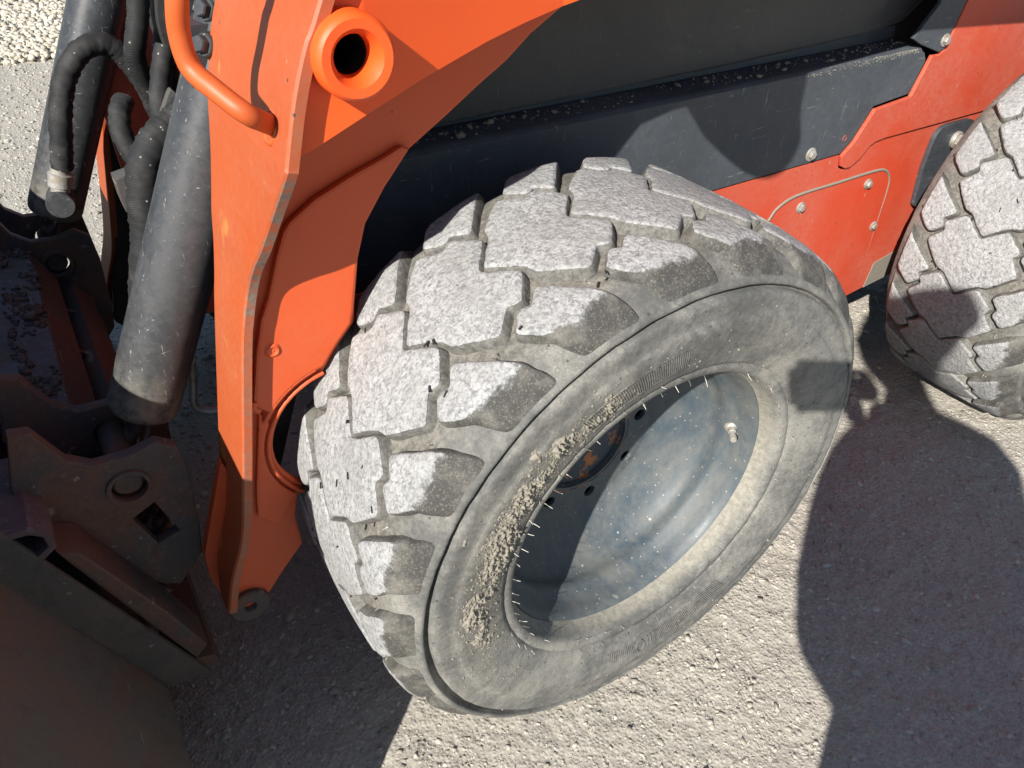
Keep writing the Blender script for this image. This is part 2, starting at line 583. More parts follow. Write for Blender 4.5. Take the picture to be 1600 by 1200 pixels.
def catmull(P, n=8):
    P = [np.array(p, float) for p in P]
    Q = [2 * P[0] - P[1]] + P + [2 * P[-1] - P[-2]]
    out = []
    for i in range(1, len(Q) - 2):
        a, b, c, d = Q[i - 1:i + 3]
        for j in range(n):
            t = j / n
            out.append(0.5 * ((2 * b) + (-a + c) * t + (2 * a - 5 * b + 4 * c - d) * t * t + (-a + 3 * b - 3 * c + d) * t ** 3))
    out.append(P[-1])
    return out


def tube(name, path, rad, mat, parent=None, seg=14, n=8, wob=0.0, cap=True, smooth=60):
    pts = catmull(path, n) if n > 1 else [np.array(p, float) for p in path]
    bm = bmesh.new()
    rings = []
    x = None
    for i, p in enumerate(pts):
        d = Vector(pts[min(i + 1, len(pts) - 1)] - pts[max(i - 1, 0)]).normalized()
        if x is None:
            x, y, _ = frame_of(d)
        x = (x - d * x.dot(d)).normalized()
        y = d.cross(x)
        r = rad(i / (len(pts) - 1)) if callable(rad) else rad
        ring = []
        for q in range(seg):
            a = 2 * PI * q / seg
            rr = r * (1 + wob * math.sin(i * 1.7 + q * 1.3) * math.sin(i * 0.61 + 2.0 * math.cos(a)))
            ring.append(bm.verts.new(Vector(p) + x * (rr * math.cos(a)) + y * (rr * math.sin(a))))
        rings.append(ring)
    for a, b in zip(rings[:-1], rings[1:]):
        for q in range(seg):
            bm.faces.new((a[q], a[(q + 1) % seg], b[(q + 1) % seg], b[q]))
    if cap:
        bm.faces.new(rings[0][::-1])
        bm.faces.new(rings[-1])
    return bm_done(bm, name, mat, parent, smooth)


def vnoise(x, y, seed=0):
    """2-D value noise on arrays"""
    xi, yi = np.floor(x).astype(np.int64), np.floor(y).astype(np.int64)
    xf, yf = x - xi, y - yi
    u, v = xf * xf * (3 - 2 * xf), yf * yf * (3 - 2 * yf)

    def h(a, b):
        n = (a * 374761393 + b * 668265263 + seed * 974634777) & 0xFFFFFFFF
        n = ((n ^ (n >> 13)) * 1274126177) & 0xFFFFFFFF
        return ((n ^ (n >> 16)) & 0xFFFF) / 65535.0
    return (h(xi, yi) * (1 - u) + h(xi + 1, yi) * u) * (1 - v) + (h(xi, yi + 1) * (1 - u) + h(xi + 1, yi + 1) * u) * v - 0.5


def fbm(x, y, seed=0, oct=4, gain=0.5):
    s, a = 0, 1.0
    for o in range(oct):
        s = s + a * vnoise(x * 2 ** o, y * 2 ** o, seed + o)
        a *= gain
    return s


def set_attr(me, name, vals):
    a = me.attributes.new(name, 'FLOAT', 'POINT')
    a.data.foreach_set('value', np.asarray(vals, np.float32))


def array_mesh(name, V, F):
    """fast mesh from numpy (all faces the same size)"""
    me = bpy.data.meshes.new(name)
    V = np.asarray(V, np.float32)
    F = np.asarray(F, np.int32)
    me.vertices.add(len(V))
    me.vertices.foreach_set('co', V.ravel())
    k = F.shape[1]
    me.loops.add(F.size)
    me.loops.foreach_set('vertex_index', F.ravel())
    me.polygons.add(len(F))
    me.polygons.foreach_set('loop_start', np.arange(0, F.size, k, dtype=np.int32))
    me.polygons.foreach_set('loop_total', np.full(len(F), k, np.int32))
    me.update(calc_edges=True)
    return me


ICO = bmesh.new()
bmesh.ops.create_icosphere(ICO, subdivisions=1, radius=1.0)
ICO_V = np.array([v.co[:] for v in ICO.verts])
ICO_F = np.array([[v.index for v in f.verts] for f in ICO.faces])
ICO.free()


CHIP_V = np.array([(x, y, z) for x in (-.72, .72) for y in (-.72, .72) for z in (-.72, .72)] + [(0, 0, .95), (.95, 0, .1), (-.95, 0, .1), (0, .95, .1), (0, -.95, .1)])
_bm = bmesh.new()
for _p in CHIP_V:
    _bm.verts.new(_p)
bmesh.ops.convex_hull(_bm, input=_bm.verts)
bmesh.ops.triangulate(_bm, faces=_bm.faces)
_bm.verts.index_update()
CHIP_V = np.array([v.co[:] for v in _bm.verts])
CHIP_F = np.array([[v.index for v in f.verts] for f in _bm.faces])
_bm.free()


def stones(name, P, R, mat, flat=0.6, seed=1, smooth=False, chip=False):
    """many small irregular stones at P (n,3) with radii R (n) as one mesh"""
    g = np.random.default_rng(seed)
    n = len(P)
    BV, BF = (CHIP_V, CHIP_F) if chip else (ICO_V, ICO_F)
    m_ = len(BV)
    V = BV[None] * (1 + np.clip(g.normal(0, 0.24, (n, m_, 1)), -.45, .5))
    V = V * np.stack([g.uniform(0.75, 1.25, n), g.uniform(0.65, 1.0, n), flat * g.uniform(0.7, 1.2, n)], -1)[:, None]
    a, b = g.uniform(0, 2 * PI, n), g.normal(0, 0.45, n)
    ca, sa, cb, sb = np.cos(a), np.sin(a), np.cos(b), np.sin(b)
    x, y, z = V[..., 0], V[..., 1], V[..., 2]
    y, z = y * cb[:, None] - z * sb[:, None], y * sb[:, None] + z * cb[:, None]
    x, y = x * ca[:, None] - y * sa[:, None], x * sa[:, None] + y * ca[:, None]
    V = np.stack([x, y, z], -1) * np.asarray(R)[:, None, None] + np.asarray(P)[:, None]
    F = BF[None] + m_ * np.arange(n)[:, None, None]
    me = array_mesh(name, V.reshape(-1, 3), F.reshape(-1, 3))
    set_attr(me, 'tint', np.repeat(g.uniform(0, 1, n), m_))
    if smooth:
        me.polygons.foreach_set('use_smooth', np.ones(len(me.polygons), bool))
    me.materials.append(mat)
    return me


# ------------------------------------------------------------------ ground
def ground_h(x, y):
    return (0.006 * fbm(x * 2.5, y * 2.5, 3, 3) + 0.0040 * fbm(x * 22, y * 22, 11, 3) + 0.0024 * np.abs(fbm(x * 60, y * 60, 23, 2)) + 0.0019 * fbm(x * 125, y * 125, 31, 1))


xs = np.unique(np.concatenate([np.linspace(-60, -4, 18), np.linspace(-4, -1.0, 30), np.arange(-1.0, -0.72, 0.01), np.arange(-0.72, 1.42, 0.0038), np.linspace(1.42, 5, 60), np.linspace(5, 60, 20)]))
ys = np.unique(np.concatenate([np.linspace(-60, -4, 18), np.linspace(-4, -0.9, 30), np.arange(-0.9, -0.62, 0.01), np.arange(-0.62, 0.42, 0.0038), np.arange(0.42, 7.0, 0.022), np.linspace(7, 60, 24)]))
X, Y = np.meshgrid(xs, ys)
Z = GZ + ground_h(X, Y)
V = np.stack([X, Y, Z], -1).reshape(-1, 3)
nx, ny = len(xs), len(ys)
I = np.arange(nx * ny).reshape(ny, nx)
F = np.stack([I[:-1, :-1], I[:-1, 1:], I[1:, 1:], I[1:, :-1]], -1).reshape(-1, 4)
me = array_mesh('ground', V, F)
me.polygons.foreach_set('use_smooth', np.ones(len(F), bool))
tag(link('ground', me, M['ground']), 'packed pale gravel yard under and around the loader', kind='structure')

n = 110000
P = np.stack([RNG.uniform(-0.85, 1.55, n), RNG.uniform(-0.75, 0.45, n)], -1)
keep = vnoise(P[:, 0] * 7, P[:, 1] * 7, 5) + RNG.uniform(-0.5, 0.5, n) > -0.25
P = P[keep]
n = len(P)
R = np.minimum(0.0010 + 0.00095 * RNG.exponential(1.0, n), 0.0065)
R[RNG.uniform(0, 1, n) < .003] *= 2.2
P3 = np.column_stack([P, GZ + ground_h(P[:, 0], P[:, 1]) + R * RNG.uniform(-0.38, -0.05, n)])
tag(link('loose_gravel', stones('loose_gravel', P3, R, M['stone'], 0.42, 3, chip=True)), 'small loose grey gravel scattered over the yard', kind='stuff')
n = 260
P = np.stack([RNG.uniform(-.8, 1.5, n), RNG.uniform(-.7, .4, n)], -1)
R = RNG.uniform(.005, .0105, n)
P3 = np.column_stack([P, GZ + ground_h(P[:, 0], P[:, 1]) - R * .12])
tag(link('coarse_gravel', stones('coarse_gravel', P3, R, M['stone'], .40, 8, chip=True)), 'scattered larger flat stones pressed into the gravel yard', kind='stuff')
n = 15000
P = np.stack([RNG.uniform(-1.3, 0.2, n), RNG.uniform(0.6, 4.3, n)], -1)
R = np.minimum(0.0022 + 0.0018 * RNG.exponential(1.0, n), 0.011)
P3 = np.column_stack([P, GZ + ground_h(P[:, 0], P[:, 1]) + R * 0.0])
tag(link('far_loose_gravel', stones('far_loose_gravel', P3, R, M['stone'], 0.6, 4, chip=True)), 'loose gravel on the sunlit yard beyond the loader', kind='stuff')
n = 17000
n2 = 26000
P = np.stack([np.concatenate([RNG.uniform(-1.4, 0.6, n), RNG.uniform(-7, 7, n2)]), 4.15 + np.concatenate([RNG.uniform(0, 2.6, n), RNG.uniform(0, 4.5, n2)])], -1)
n = n + n2
P[:, 1] += 0.08 * fbm(P[:, 0] * 3, P[:, 1] * 0, 2)
R = RNG.uniform(0.009, 0.021, n)
P3 = np.column_stack([P, GZ + 0.004 + RNG.uniform(0, 0.022, n)])
tag(link('limestone_gravel', stones('limestone_gravel', P3, R, M['lime'], 0.8, 5, chip=True)), 'coarse pale limestone gravel bed at the far edge of the yard', kind='stuff')

# ------------------------------------------------------------------ tyre geometry
YC = 0.0125                        # tread centre line
TOP = [(0, .3940), (.03, .3936), (.06, .3925), (.09, .3905), (.108, .3885), (.120, .3862), (.1300, .3815), (.1395, .3735), (.1480, .3630), (.1545, .3525)]
BAS = [(0, .3790), (.03, .3788), (.06, .3780), (.09, .3765), (.106, .3755), (.117, .3735), (.1270, .3700), (.1375, .3645), (.1470, .3570), (.1545, .3500)]
_t = np.array(TOP)
_arc = np.concatenate([[0], np.cumsum(np.hypot(*np.diff(_t, axis=0).T))])


def prof_at(tab, s):
    tab = np.array(tab)
    return np.interp(s, _arc, tab[:, 0]), np.interp(s, _arc, tab[:, 1])


TOPI = [(0, .3940), (.03, .3938), (.06, .3930), (.09, .3920), (.108, .3912), (.120, .3902), (.1270, .3880), (.1320, .3780), (.1385, .3650), (.1450, .3525)]


def tread_place(th, s, h):
    """angle, signed arc length from the centre line, height 0..1 -> xyz"""
    sg = np.sign(s) + (s == 0)
    a = np.abs(s)
    tu, tr = prof_at(TOP, a)
    ti, ri = prof_at(TOPI, a)
    tu, tr = np.where(sg < 0, ti, tu), np.where(sg < 0, ri, tr)
    bu, br = prof_at(BAS, a)
    uu, rr = bu + (tu - bu) * h, br + (tr - br) * h
    return np.stack([rr * np.cos(th), YC + sg * uu * -1.0, rr * np.sin(th)], -1)


RT = 0.39
D2R = PI / 180


def offset_loop(L, d):
    """shift a closed loop inwards by d along its normals"""
    L = np.array(L)
    a, b = np.roll(L, 1, 0), np.roll(L, -1, 0)
    t = b - a
    t /= np.linalg.norm(t, axis=1)[:, None] + 1e-9
    nrm = np.stack([-t[:, 1], t[:, 0]], -1)
    area = np.sum(L[:, 0] * np.roll(L[:, 1], -1) - np.roll(L[:, 0], -1) * L[:, 1])
    if area < 0:
        nrm = -nrm
    return L + nrm * d


def resample(L, step):
    L = np.array(L)
    d = np.linalg.norm(np.roll(L, -1, 0) - L, axis=1)
    cum = np.concatenate([[0], np.cumsum(d)])
    n = max(24, int(cum[-1] / step))
    q = np.linspace(0, cum[-1], n, endpoint=False)
    LL = np.vstack([L, L[:1]])
    return np.stack([np.interp(q, cum, LL[:, 0]), np.interp(q, cum, LL[:, 1])], -1)


def tread_block_mesh(name, poly, seed, wear_s=None, fil=0.0055):
    """poly in (degrees, signed arc). wear_s: beyond this arc length the rubber is unworn"""
    P = [((a - 120) * D2R * RT, s) for a, s in poly]
    L = resample(fillet(P, fil, 4), 0.0028)
    g = np.random.default_rng(seed)
    L = L + np.stack([fbm(L[:, 0] * 70 + seed, L[:, 1] * 70, seed, 3), fbm(L[:, 0] * 70, L[:, 1] * 70 + 9 + seed, seed + 5, 3)], -1) * 0.0016
    rings = [(-0.0062, -0.22), (-0.0044, 0.40), (-0.0027, 0.74), (-0.0012, 0.89), (0.0009, 0.97), (0.0038, 1.0)]
    verts, hs = [], []
    loops = []
    for d, h in rings:
        q = offset_loop(L, d)
        loops.append(q)
        verts.append(q)
        hs.append(np.full(len(q), h))
    N = len(L)
    inner = loops[-1]
    lo, hi = inner.min(0), inner.max(0)
    st = 0.0036
    gx, gy = np.meshgrid(np.arange(lo[0], hi[0], st), np.arange(lo[1], hi[1], st))
    G = np.stack([gx.ravel(), gy.ravel()], -1) + g.uniform(-0.0009, 0.0009, (gx.size, 2))
    keep = []
    for p in G:
        a, b = inner, np.roll(inner, -1, 0)
        cx = (a[:, 1] > p[1]) != (b[:, 1] > p[1])
        with np.errstate(divide='ignore', invalid='ignore'):
            xx = (b[:, 0] - a[:, 0]) * (p[1] - a[:, 1]) / (b[:, 1] - a[:, 1]) + a[:, 0]
        if np.sum(cx & (p[0] < xx)) % 2 == 1 and np.min(np.sum((inner - p) ** 2, 1)) > 0.0022 ** 2:
            keep.append(p)
    v, f, ov = tri_fill(inner, (), keep)
    faces = []
    for r in range(len(rings) - 1):
        for i in range(N):
            j = (i + 1) % N
            faces.append((r * N + i, r * N + j, (r + 1) * N + j, (r + 1) * N + i))
    base = (len(rings) - 1) * N
    remap = {}
    allv = np.concatenate(verts)
    hs = np.concatenate(hs)
    extra, eh = [], []
    for i, p in enumerate(v):
        o = ov[i]
        if o and min(o) < N:
            remap[i] = base + min(o)
        else:
            remap[i] = len(allv) + len(extra)
            extra.append(p)
            eh.append(1.0)
    if extra:
        allv = np.vstack([allv, np.array(extra)])
        hs = np.concatenate([hs, eh])
    faces += [tuple(remap[i] for i in t) for t in f]
    lump = 0.06 * fbm(allv[:, 0] * 45 + 3 * seed, allv[:, 1] * 45, seed, 4)
    hh = hs + np.where(hs > 0.7, lump, lump * 0.4)
    th = 120 * D2R + allv[:, 0] / RT
    W = tread_place(th, allv[:, 1], hh)
    me = mesh_of(name, W, faces)
    wear = np.clip((hs - 0.72) / 0.24, 0, 1)
    if wear_s:
        wear = wear * np.clip((wear_s - np.abs(allv[:, 1])) / 0.044 + 0.5, 0, 1)
    set_attr(me, 'wear', wear)
    set_attr(me, 'dusty', np.clip((.118 - np.abs(allv[:, 1])) / .02, 0, 1))
    bm = bmesh.new()
    bm.from_mesh(me)
    bmesh.ops.recalc_face_normals(bm, faces=bm.faces)
    for fc in bm.faces:
        fc.smooth = True
    bm.to_mesh(me)
    bm.free()
    me.materials.append(M['tread'])
    return me


# half outline of a centre block; u is the distance from the tread's centre line
half = [(112.7, .0405), (116.5, .0740), (118.3, .0650), (122.3, .0890), (128.3, .0500), (128.8, .0340)]
centre = [(117.3, 0.0)] + half + [(133.0, 0.0)] + [(a, -u) for a, u in reversed(half)]
outer_l = [(113.0, .0700), (115.6, .0890), (117.4, .0810), (120.3, .1020), (116.6, .1290), (114.6, .1560), (114.0, .1690),
           (104.2, .1690), (104.6, .1520), (106.3, .1250)]
inner_l = [(a, -u + 0.006 * (u < .11)) for a, u in outer_l]
BLOCKS = [[tread_block_mesh('tread_block', centre, 11 + i) for i in range(2)],
          [tread_block_mesh('shoulder_block', outer_l, 21 + i, 0.131) for i in range(2)],
          [tread_block_mesh('shoulder_block', inner_l, 31 + i, 0.150) for i in range(2)]]

# carcass
SIDE = [(.2120, -.1000), (.2150, -.1060), (.2185, -.1180), (.2205, -.1270), (.2225, -.1325), (.2255, -.1355), (.2300, -.1368), (.2355, -.1372),
        (.2366, -.1360), (.2378, -.1362), (.2390, -.1385), (.2440, -.1405), (.2520, -.1430), (.2620, -.1460), (.2740, -.1490), (.2880, -.1515), (.3010, -.1528),
        (.3085, -.1526), (.3105, -.1512), (.3130, -.1498), (.3200, -.1500), (.3290, -.1500), (.3350, -.1492), (.3375, -.1470), (.3386, -.1400), (.3394, -.1370),
        (.3416, -.1365), (.3428, -.1390), (.3438, -.1440), (.3460, -.1462), (.3490, -.1452), (.3525, -.1430)]
crown = [(r, YC - u) for u, r in reversed(BAS)]
half_prof = SIDE + crown[1:]
other = [(r, 2 * YC - y) for r, y in reversed(half_prof[:-1])]
PROF = np.array(half_prof + other)
NS = len(SIDE)


def carcass_mesh(seg=288):
    th = np.linspace(0, 2 * PI, seg, endpoint=False)
    r, y = PROF[:, 0], PROF[:, 1]
    Tm, Rm = np.meshgrid(th, r, indexing='ij')
    Ym = np.broadcast_to(y, Tm.shape).copy()
    nz = fbm(Tm * 18, np.arange(len(r))[None, :] * 0.45 + 0 * Tm, 4, 4)
    Ym = Ym + np.where(Rm > 0.23, 0.0012, 0.0003) * nz
    Rm = Rm + 0.0009 * np.roll(nz, 7, 1) * (Rm > 0.23)
    # the rim guard stands further off the shoulder towards the ground, where the load opens the slot
    gi = [i for i in range(len(r)) if .3380 < r[i] < .3420 and y[i] < 0]
    load = np.clip(np.cos(th - 225 * D2R), 0, 1) ** 2
    for i in gi:
        Rm[:, i] += 0.0 * load
    for i in range(len(r)):
        if .3425 < r[i] < .3535 and y[i] < 0:
            Rm[:, i] += 0.0042 * load
    V = np.stack([Rm * np.cos(Tm), Ym, Rm * np.sin(Tm)], -1).reshape(-1, 3)
    m = len(r)
    I = np.arange(seg * m).reshape(seg, m)
    J = np.roll(I, -1, 0)
    F = np.stack([I[:, :-1], I[:, 1:], J[:, 1:], J[:, :-1]], -1).reshape(-1, 4)
    me = array_mesh('tyre', V, F)
    me.polygons.foreach_set('use_smooth', np.ones(len(F), bool))
    uu = np.abs(y - YC)
    gr = np.where((np.arange(m) >= NS) & (np.arange(m) < m - NS), np.clip((0.128 - uu) / 0.03, 0, 1), 0)
    set_attr(me, 'groove', np.tile(gr, seg))
    lip = np.clip((0.2215 - r) / 0.003, 0, 1) * (y < 0)
    set_attr(me, 'lip', np.tile(lip, seg))
    aa = np.degrees(th) % 360
    film = np.exp(-((aa[:, None] - 155) / 38) ** 4) * np.exp(-((r[None, :] - .276) / .030) ** 2) * (y[None, :] < 0)
    set_attr(me, 'film', film.ravel())
    me.materials.append(M['sidewall'])
    return me


CARC = carcass_mesh()


def rim_meshes():
    prof = [(.2160, -.1040), (.2125, -.1055), (.2085, -.1000), (.2055, -.0900), (.2040, -.0780), (.2010, -.0700), (.1960, -.0640), (.1935, -.0560),
            (.1945, -.0480), (.1950, -.0400), (.1910, -.0300), (.1830, -.0190), (.1720, -.0080), (.1590, .0030), (.1450, .0130), (.1340, .0195), (.1260, .0228), (.1200, .0235)]
    bm = bmesh.new()
    lathe_bm(bm, [(r, y) for r, y in prof], (0, 0, 0), (0, 1, 0), 128)
    me = bpy.data.meshes.new('rim')
    bmesh.ops.recalc_face_normals(bm, faces=bm.faces)
    bm.to_mesh(me)
    bm.free()
    smooth_angle(me, 50)
    me.materials.append(M['rim'])
    # disc with pilot hole and eight lug holes
    circ = lambda cx, cz, r, n: [(cx + r * math.cos(2 * PI * i / n), cz + r * math.sin(2 * PI * i / n)) for i in range(n)]
    holes = [circ(0, 0, .0745, 64)] + [circ(.1020 * math.cos((10 + 45 * q) * D2R), .1020 * math.sin((10 + 45 * q) * D2R), .0100, 14) for q in range(8)]
    d = prism('rim_disc', circ(0, 0, .1205, 128), .0225, .031, M['rim'], None, holes, bevel=0.0012)
    dm = d.data
    bpy.data.objects.remove(d)
    return me, dm


RIM, DISC = rim_meshes()
bm = lathe_bm(bmesh.new(), [(0, .036), (.060, .036), (.066, .033), (.0725, .033), (.0735, .028), (.077, .0275), (.0785, .0225), (.0795, .0215), (.081, .0222)], (0, 0, 0), (0, 1, 0), 96)
me_hub = bpy.data.meshes.new('hub_plate')
bmesh.ops.recalc_face_normals(bm, faces=bm.faces)
bm.to_mesh(me_hub)
bm.free()
smooth_angle(me_hub, 40)
me_hub.materials.append(M['hub'])


def bolt_bm(bm, org, axis, r=0.009, h=0.007, washer=1.55, turn=0.3):
    """hex head with a round washer flange, seated at org"""
    x, y, d = frame_of(axis)
    org = Vector(org)
    lathe_bm(bm, [(0, 0), (r * washer, 0), (r * washer, h * 0.22), (r * washer * 0.9, h * 0.34), (r * 0.6, h * 0.34)], org, axis, 20)
    rings = []
    for rr, hh in ((r, h * 0.3), (r, h * 0.85), (r * 0.86, h)):
        rings.append([bm.verts.new(org + d * hh + x * (rr * math.cos(turn + i * PI / 3)) + y * (rr * math.sin(turn + i * PI / 3))) for i in range(6)])
    for a, b in zip(rings[:-1], rings[1:]):
        for i in range(6):
            bm.faces.new((a[i], a[(i + 1) % 6], b[(i + 1) % 6], b[i]))
    bm.faces.new(rings[-1])
    return bm


# hairs (rubber vents) round the bead and in some grooves
def hair_mesh(seed):
    g = np.random.default_rng(seed)
    V, F = [], []

    def hair(p, d, ln, r):
        x, y, dd = frame_of(d)
        b = len(V)
        bend = Vector(g.normal(0, 0.2, 3))
        for q, (t, rr) in enumerate(((0, r), (0.55, r * 0.9), (1.0, r * 0.75))):
            c = Vector(p) + (dd * t + bend * t * t * 0.7) * ln
            for i in range(4):
                V.append(c + x * (rr * math.cos(i * PI / 2)) + y * (rr * math.sin(i * PI / 2)))
        for q in range(2):
            for i in range(4):
                F.append((b + q * 4 + i, b + q * 4 + (i + 1) % 4, b + q * 4 + 4 + (i + 1) % 4, b + q * 4 + 4 + i))
        F.append((b + 8, b + 9, b + 10, b + 11))
    for i in range(62):
        if g.uniform() < .3:
            continue
        a = 2 * PI * (i + g.uniform(-0.2, 0.2)) / 62
        r = .2245 + g.uniform(-.0015, .001)
        hair((r * math.cos(a), -.1335, r * math.sin(a)), (-0.55 * math.cos(a), -0.8, -0.55 * math.sin(a)), g.uniform(.006, .011), .00048)
    for i in range(58):
        if g.uniform() < .3:
            continue
        a = 2 * PI * (i + g.uniform(-0.3, 0.3)) / 58
        r = .2400 + g.uniform(-.003, .004)
        hair((r * math.cos(a), -.1385, r * math.sin(a)), (g.normal(0, 0.35), -1, g.normal(0, 0.35)), g.uniform(.003, .009), .00045)
    for i in range(21):
        for da, u in ((126.5, -.055), (127.2, -.047), (124.0, .098), (125.0, .104), (130, .120)):
            if g.uniform() < 0.6:
                th = (da + i * 360 / 21 + g.uniform(-1, 1)) * D2R
                p = tread_place(np.array([th]), np.array([u]), np.array([0.0]))[0]
                hair(p, (math.cos(th) + g.normal(0, 0.3), g.normal(0, 0.3), math.sin(th) + g.normal(0, 0.3)), g.uniform(.008, .013), .0006)
    return mesh_of('rubber_hairs', V, F)


def rib_mesh():
    """fine raised ribs and cramped lettering in two panels of the sidewall"""
    V, F = [], []

    def side_y(r):
        s = np.array(SIDE[8:24])
        return float(np.interp(r, s[:, 0], s[:, 1]))

    def rib(a0, r0, a1, r1, wd, hgt=0.0014, n=6):
        b = len(V)
        for i in range(n + 1):
            t = i / n
            a, r = (a0 + (a1 - a0) * t) * D2R, r0 + (r1 - r0) * t
            tx, tz = -math.sin(a), math.cos(a)
            y = side_y(r)
            for o, yy in ((-wd, y + .0006), (0, y - hgt), (wd, y + .0006)):
                V.append((r * math.cos(a) + o * tx, yy, r * math.sin(a) + o * tz))
        for i in range(n):
            q = b + i * 3
            F.append((q, q + 1, q + 4, q + 3))
            F.append((q + 1, q + 2, q + 5, q + 4))
    g = random.Random(3)
    a = 92.0
    while a < 121:
        hi = .2885 - 0.001 * g.random()
        lo = .2580 + .003 * g.random()
        rib(a, lo, a + 1.2, hi, .0007)
        a += 0.62
    for r in (.2570, .2892):
        for i in range(28):
            rib(91.5 + i * 1.05, r, 92.55 + i * 1.05, r, .0006, n=1)
    a = -84.0
    while a < -56:
        rib(a, .2640, a + .8, .2900, .0007)
        a += 0.62
    a = -103.0
    while a < -92.5:
        rib(a, .2640, a + .8, .2850, .0006)
        a += 0.75
    # the readable start of the lettering: O, then uprights
    for i in range(16):
        t0, t1 = 2 * PI * i / 16, 2 * PI * (i + 1) / 16
        rib(-89.5 + 1.6 * math.cos(t0), .2760 + .0105 * math.sin(t0), -89.5 + 1.6 * math.cos(t1), .2760 + .0105 * math.sin(t1), .0010, .0020, 1)
    rib(-86.6, .2655, -86.6, .2865, .0010, .0020)
    rib(-85.2, .2655, -85.2, .2865, .0010, .0020)
    return mesh_of('sidewall_ribs', V, F)


def mud_mesh():
    g = np.random.default_rng(5)
    sd = np.array(SIDE[8:24])
    na, nr = 620, 105
    A, Rr = np.meshgrid(np.linspace(106, 208, na), np.linspace(.243, .330, nr), indexing='ij')
    ax_, rx = A * D2R * .28, Rr
    w2 = np.sin((A - 106) / 102 * PI)
    cen = .2775 + .008 * np.sin(A * .11)
    band = np.exp(-((Rr - cen) / (.015 + .016 * w2)) ** 2)
    dens = band * (.22 + .66 * w2) + .80 * fbm(ax_ * 48, rx * 48, 8, 4) - np.where(A > 178, .22 * (A - 178) / 30, 0) - .34
    lump = np.abs(fbm(ax_ * 190, rx * 190, 21, 3)) * 1.5 + .5 * np.abs(fbm(ax_ * 420, rx * 420, 41, 2))
    h = np.clip(dens, 0, .45) / .45
    h = (h ** .7) * (.0006 + .0062 * lump)
    y = np.interp(Rr, sd[:, 0], sd[:, 1]) + .0012 - h
    V = np.stack([Rr * np.cos(A * D2R), y, Rr * np.sin(A * D2R)], -1).reshape(-1, 3)
    I = np.arange(na * nr).reshape(na, nr)
    F = np.stack([I[:-1, :-1], I[:-1, 1:], I[1:, 1:], I[1:, :-1]], -1).reshape(-1, 4)
    hf = h.reshape(-1)[F].max(1)
    F = F[hf > .0009]
    used = np.unique(F)
    re_ = -np.ones(len(V), int)
    re_[used] = np.arange(len(used))
    me = array_mesh('dried_mud', V[used], re_[F])
    me.materials.append(M['mud'])
    # crumbs that broke off the crust and a thin scatter over the sidewall
    n = 2600
    a = np.concatenate([g.normal(152, 26, n), g.uniform(0, 360, 500)])
    r = np.concatenate([g.normal(.277, .017, n), g.uniform(.244, .336, 500)])
    ok = (r > .243) & (r < .336)
    a, r = a[ok], r[ok]
    R = np.minimum(.0022, .0004 + g.exponential(.00042, len(a)))
    yy = np.interp(r, sd[:, 0], sd[:, 1]) + .0003
    m2 = stones('mud_crumbs', np.column_stack([r * np.cos(a * D2R), yy, r * np.sin(a * D2R)]), R, M['mud'], 0.9, 9)
    return me, m2


HAIR, RIBS, (MUD, CRUMBS) = hair_mesh(2), rib_mesh(), mud_mesh()
def bits_mesh():
    g = np.random.default_rng(19)
    V, F = [], []
    for i in range(46):
        th, u = g.uniform(95, 190) * D2R, g.choice([g.uniform(-.09, .05), g.uniform(.05, .12)])
        c = Vector(tread_place(np.array([th]), np.array([u]), np.array([1.02 if g.uniform() < .45 else .08]))[0])
        n_ = Vector((math.cos(th), 0, math.sin(th)))
        t_ = Vector((-math.sin(th), g.normal(0, .8), math.cos(th))).normalized()
        s2 = n_.cross(t_)
        L, W2 = g.uniform(.0015, .0042), g.uniform(.0006, .0013)
        b = len(V)
        for sx in (-1, 1):
            for sy in (-1, 1):
                for sz in (0, 1):
                    V.append(c + t_ * (sx * L) + s2 * (sy * W2 * g.uniform(.6, 1.2)) + n_ * (sz * W2 * 1.3))
        F += [(b, b + 1, b + 3, b + 2), (b + 4, b + 6, b + 7, b + 5), (b, b + 4, b + 5, b + 1), (b + 2, b + 3, b + 7, b + 6), (b + 1, b + 5, b + 7, b + 3)]
    return mesh_of('rubber_bits', V, F)


BITS = bits_mesh()
BITS.materials.append(M['black'])
HAIR.materials.append(M['hair_rubber'])
RIBS.materials.append(M['sidewall'])


def build_wheel(parent, loc, spin, detail=True):
    w_ = empty('wheel', loc, parent)
    w_.rotation_euler = (0, -spin * D2R, 0)
    link('tyre', CARC, None, w_)
    link('rim', RIM, None, w_)
    link('rim_disc', DISC, None, w_)
    link('hub_plate', me_hub, None, w_)
    for i in range(21):
        for row in range(3):
            if not detail and False:
                continue
            o = link('tread_block', BLOCKS[row][i % 2], None, w_)
            o.rotation_euler = (0, -i * 2 * PI / 21, 0)
    tag(link('rubber_hairs', HAIR, None, w_), kind='stuff')
    tag(link('sidewall_ribs', RIBS, None, w_), kind='stuff')
    tag(link('rubber_bits', BITS, None, w_), kind='stuff')
    tag(link('dried_mud', MUD, None, w_), kind='stuff')
    tag(link('mud_crumbs', CRUMBS, None, w_), kind='stuff')
    bm = bmesh.new()
    a = 4.5 * D2R
    ax = Vector((-math.cos(a) * 0.62, -0.78, -math.sin(a) * 0.62))
    o = Vector((.2015 * math.cos(a), -.067, .2015 * math.sin(a)))
    lathe_bm(bm, [(0, -.004), (.0100, -.004), (.0105, .002), (.0085, .005), (.0062, .006), (.0058, .013), (.0044, .0135), (.0044, .021), (.0052, .0215), (.0052, .028), (.004, .0295), (0, .0295)], o, ax, 16)
    bm_done(bm, 'valve_stem', M['zinc'], w_)
    return w_


LOADER = empty('skid_steer_loader', (0, 0, GZ), None,
               'orange and black skid steer loader with chunky pale worn tyres on gravel', 'skid steer loader')
ROOT = LOADER


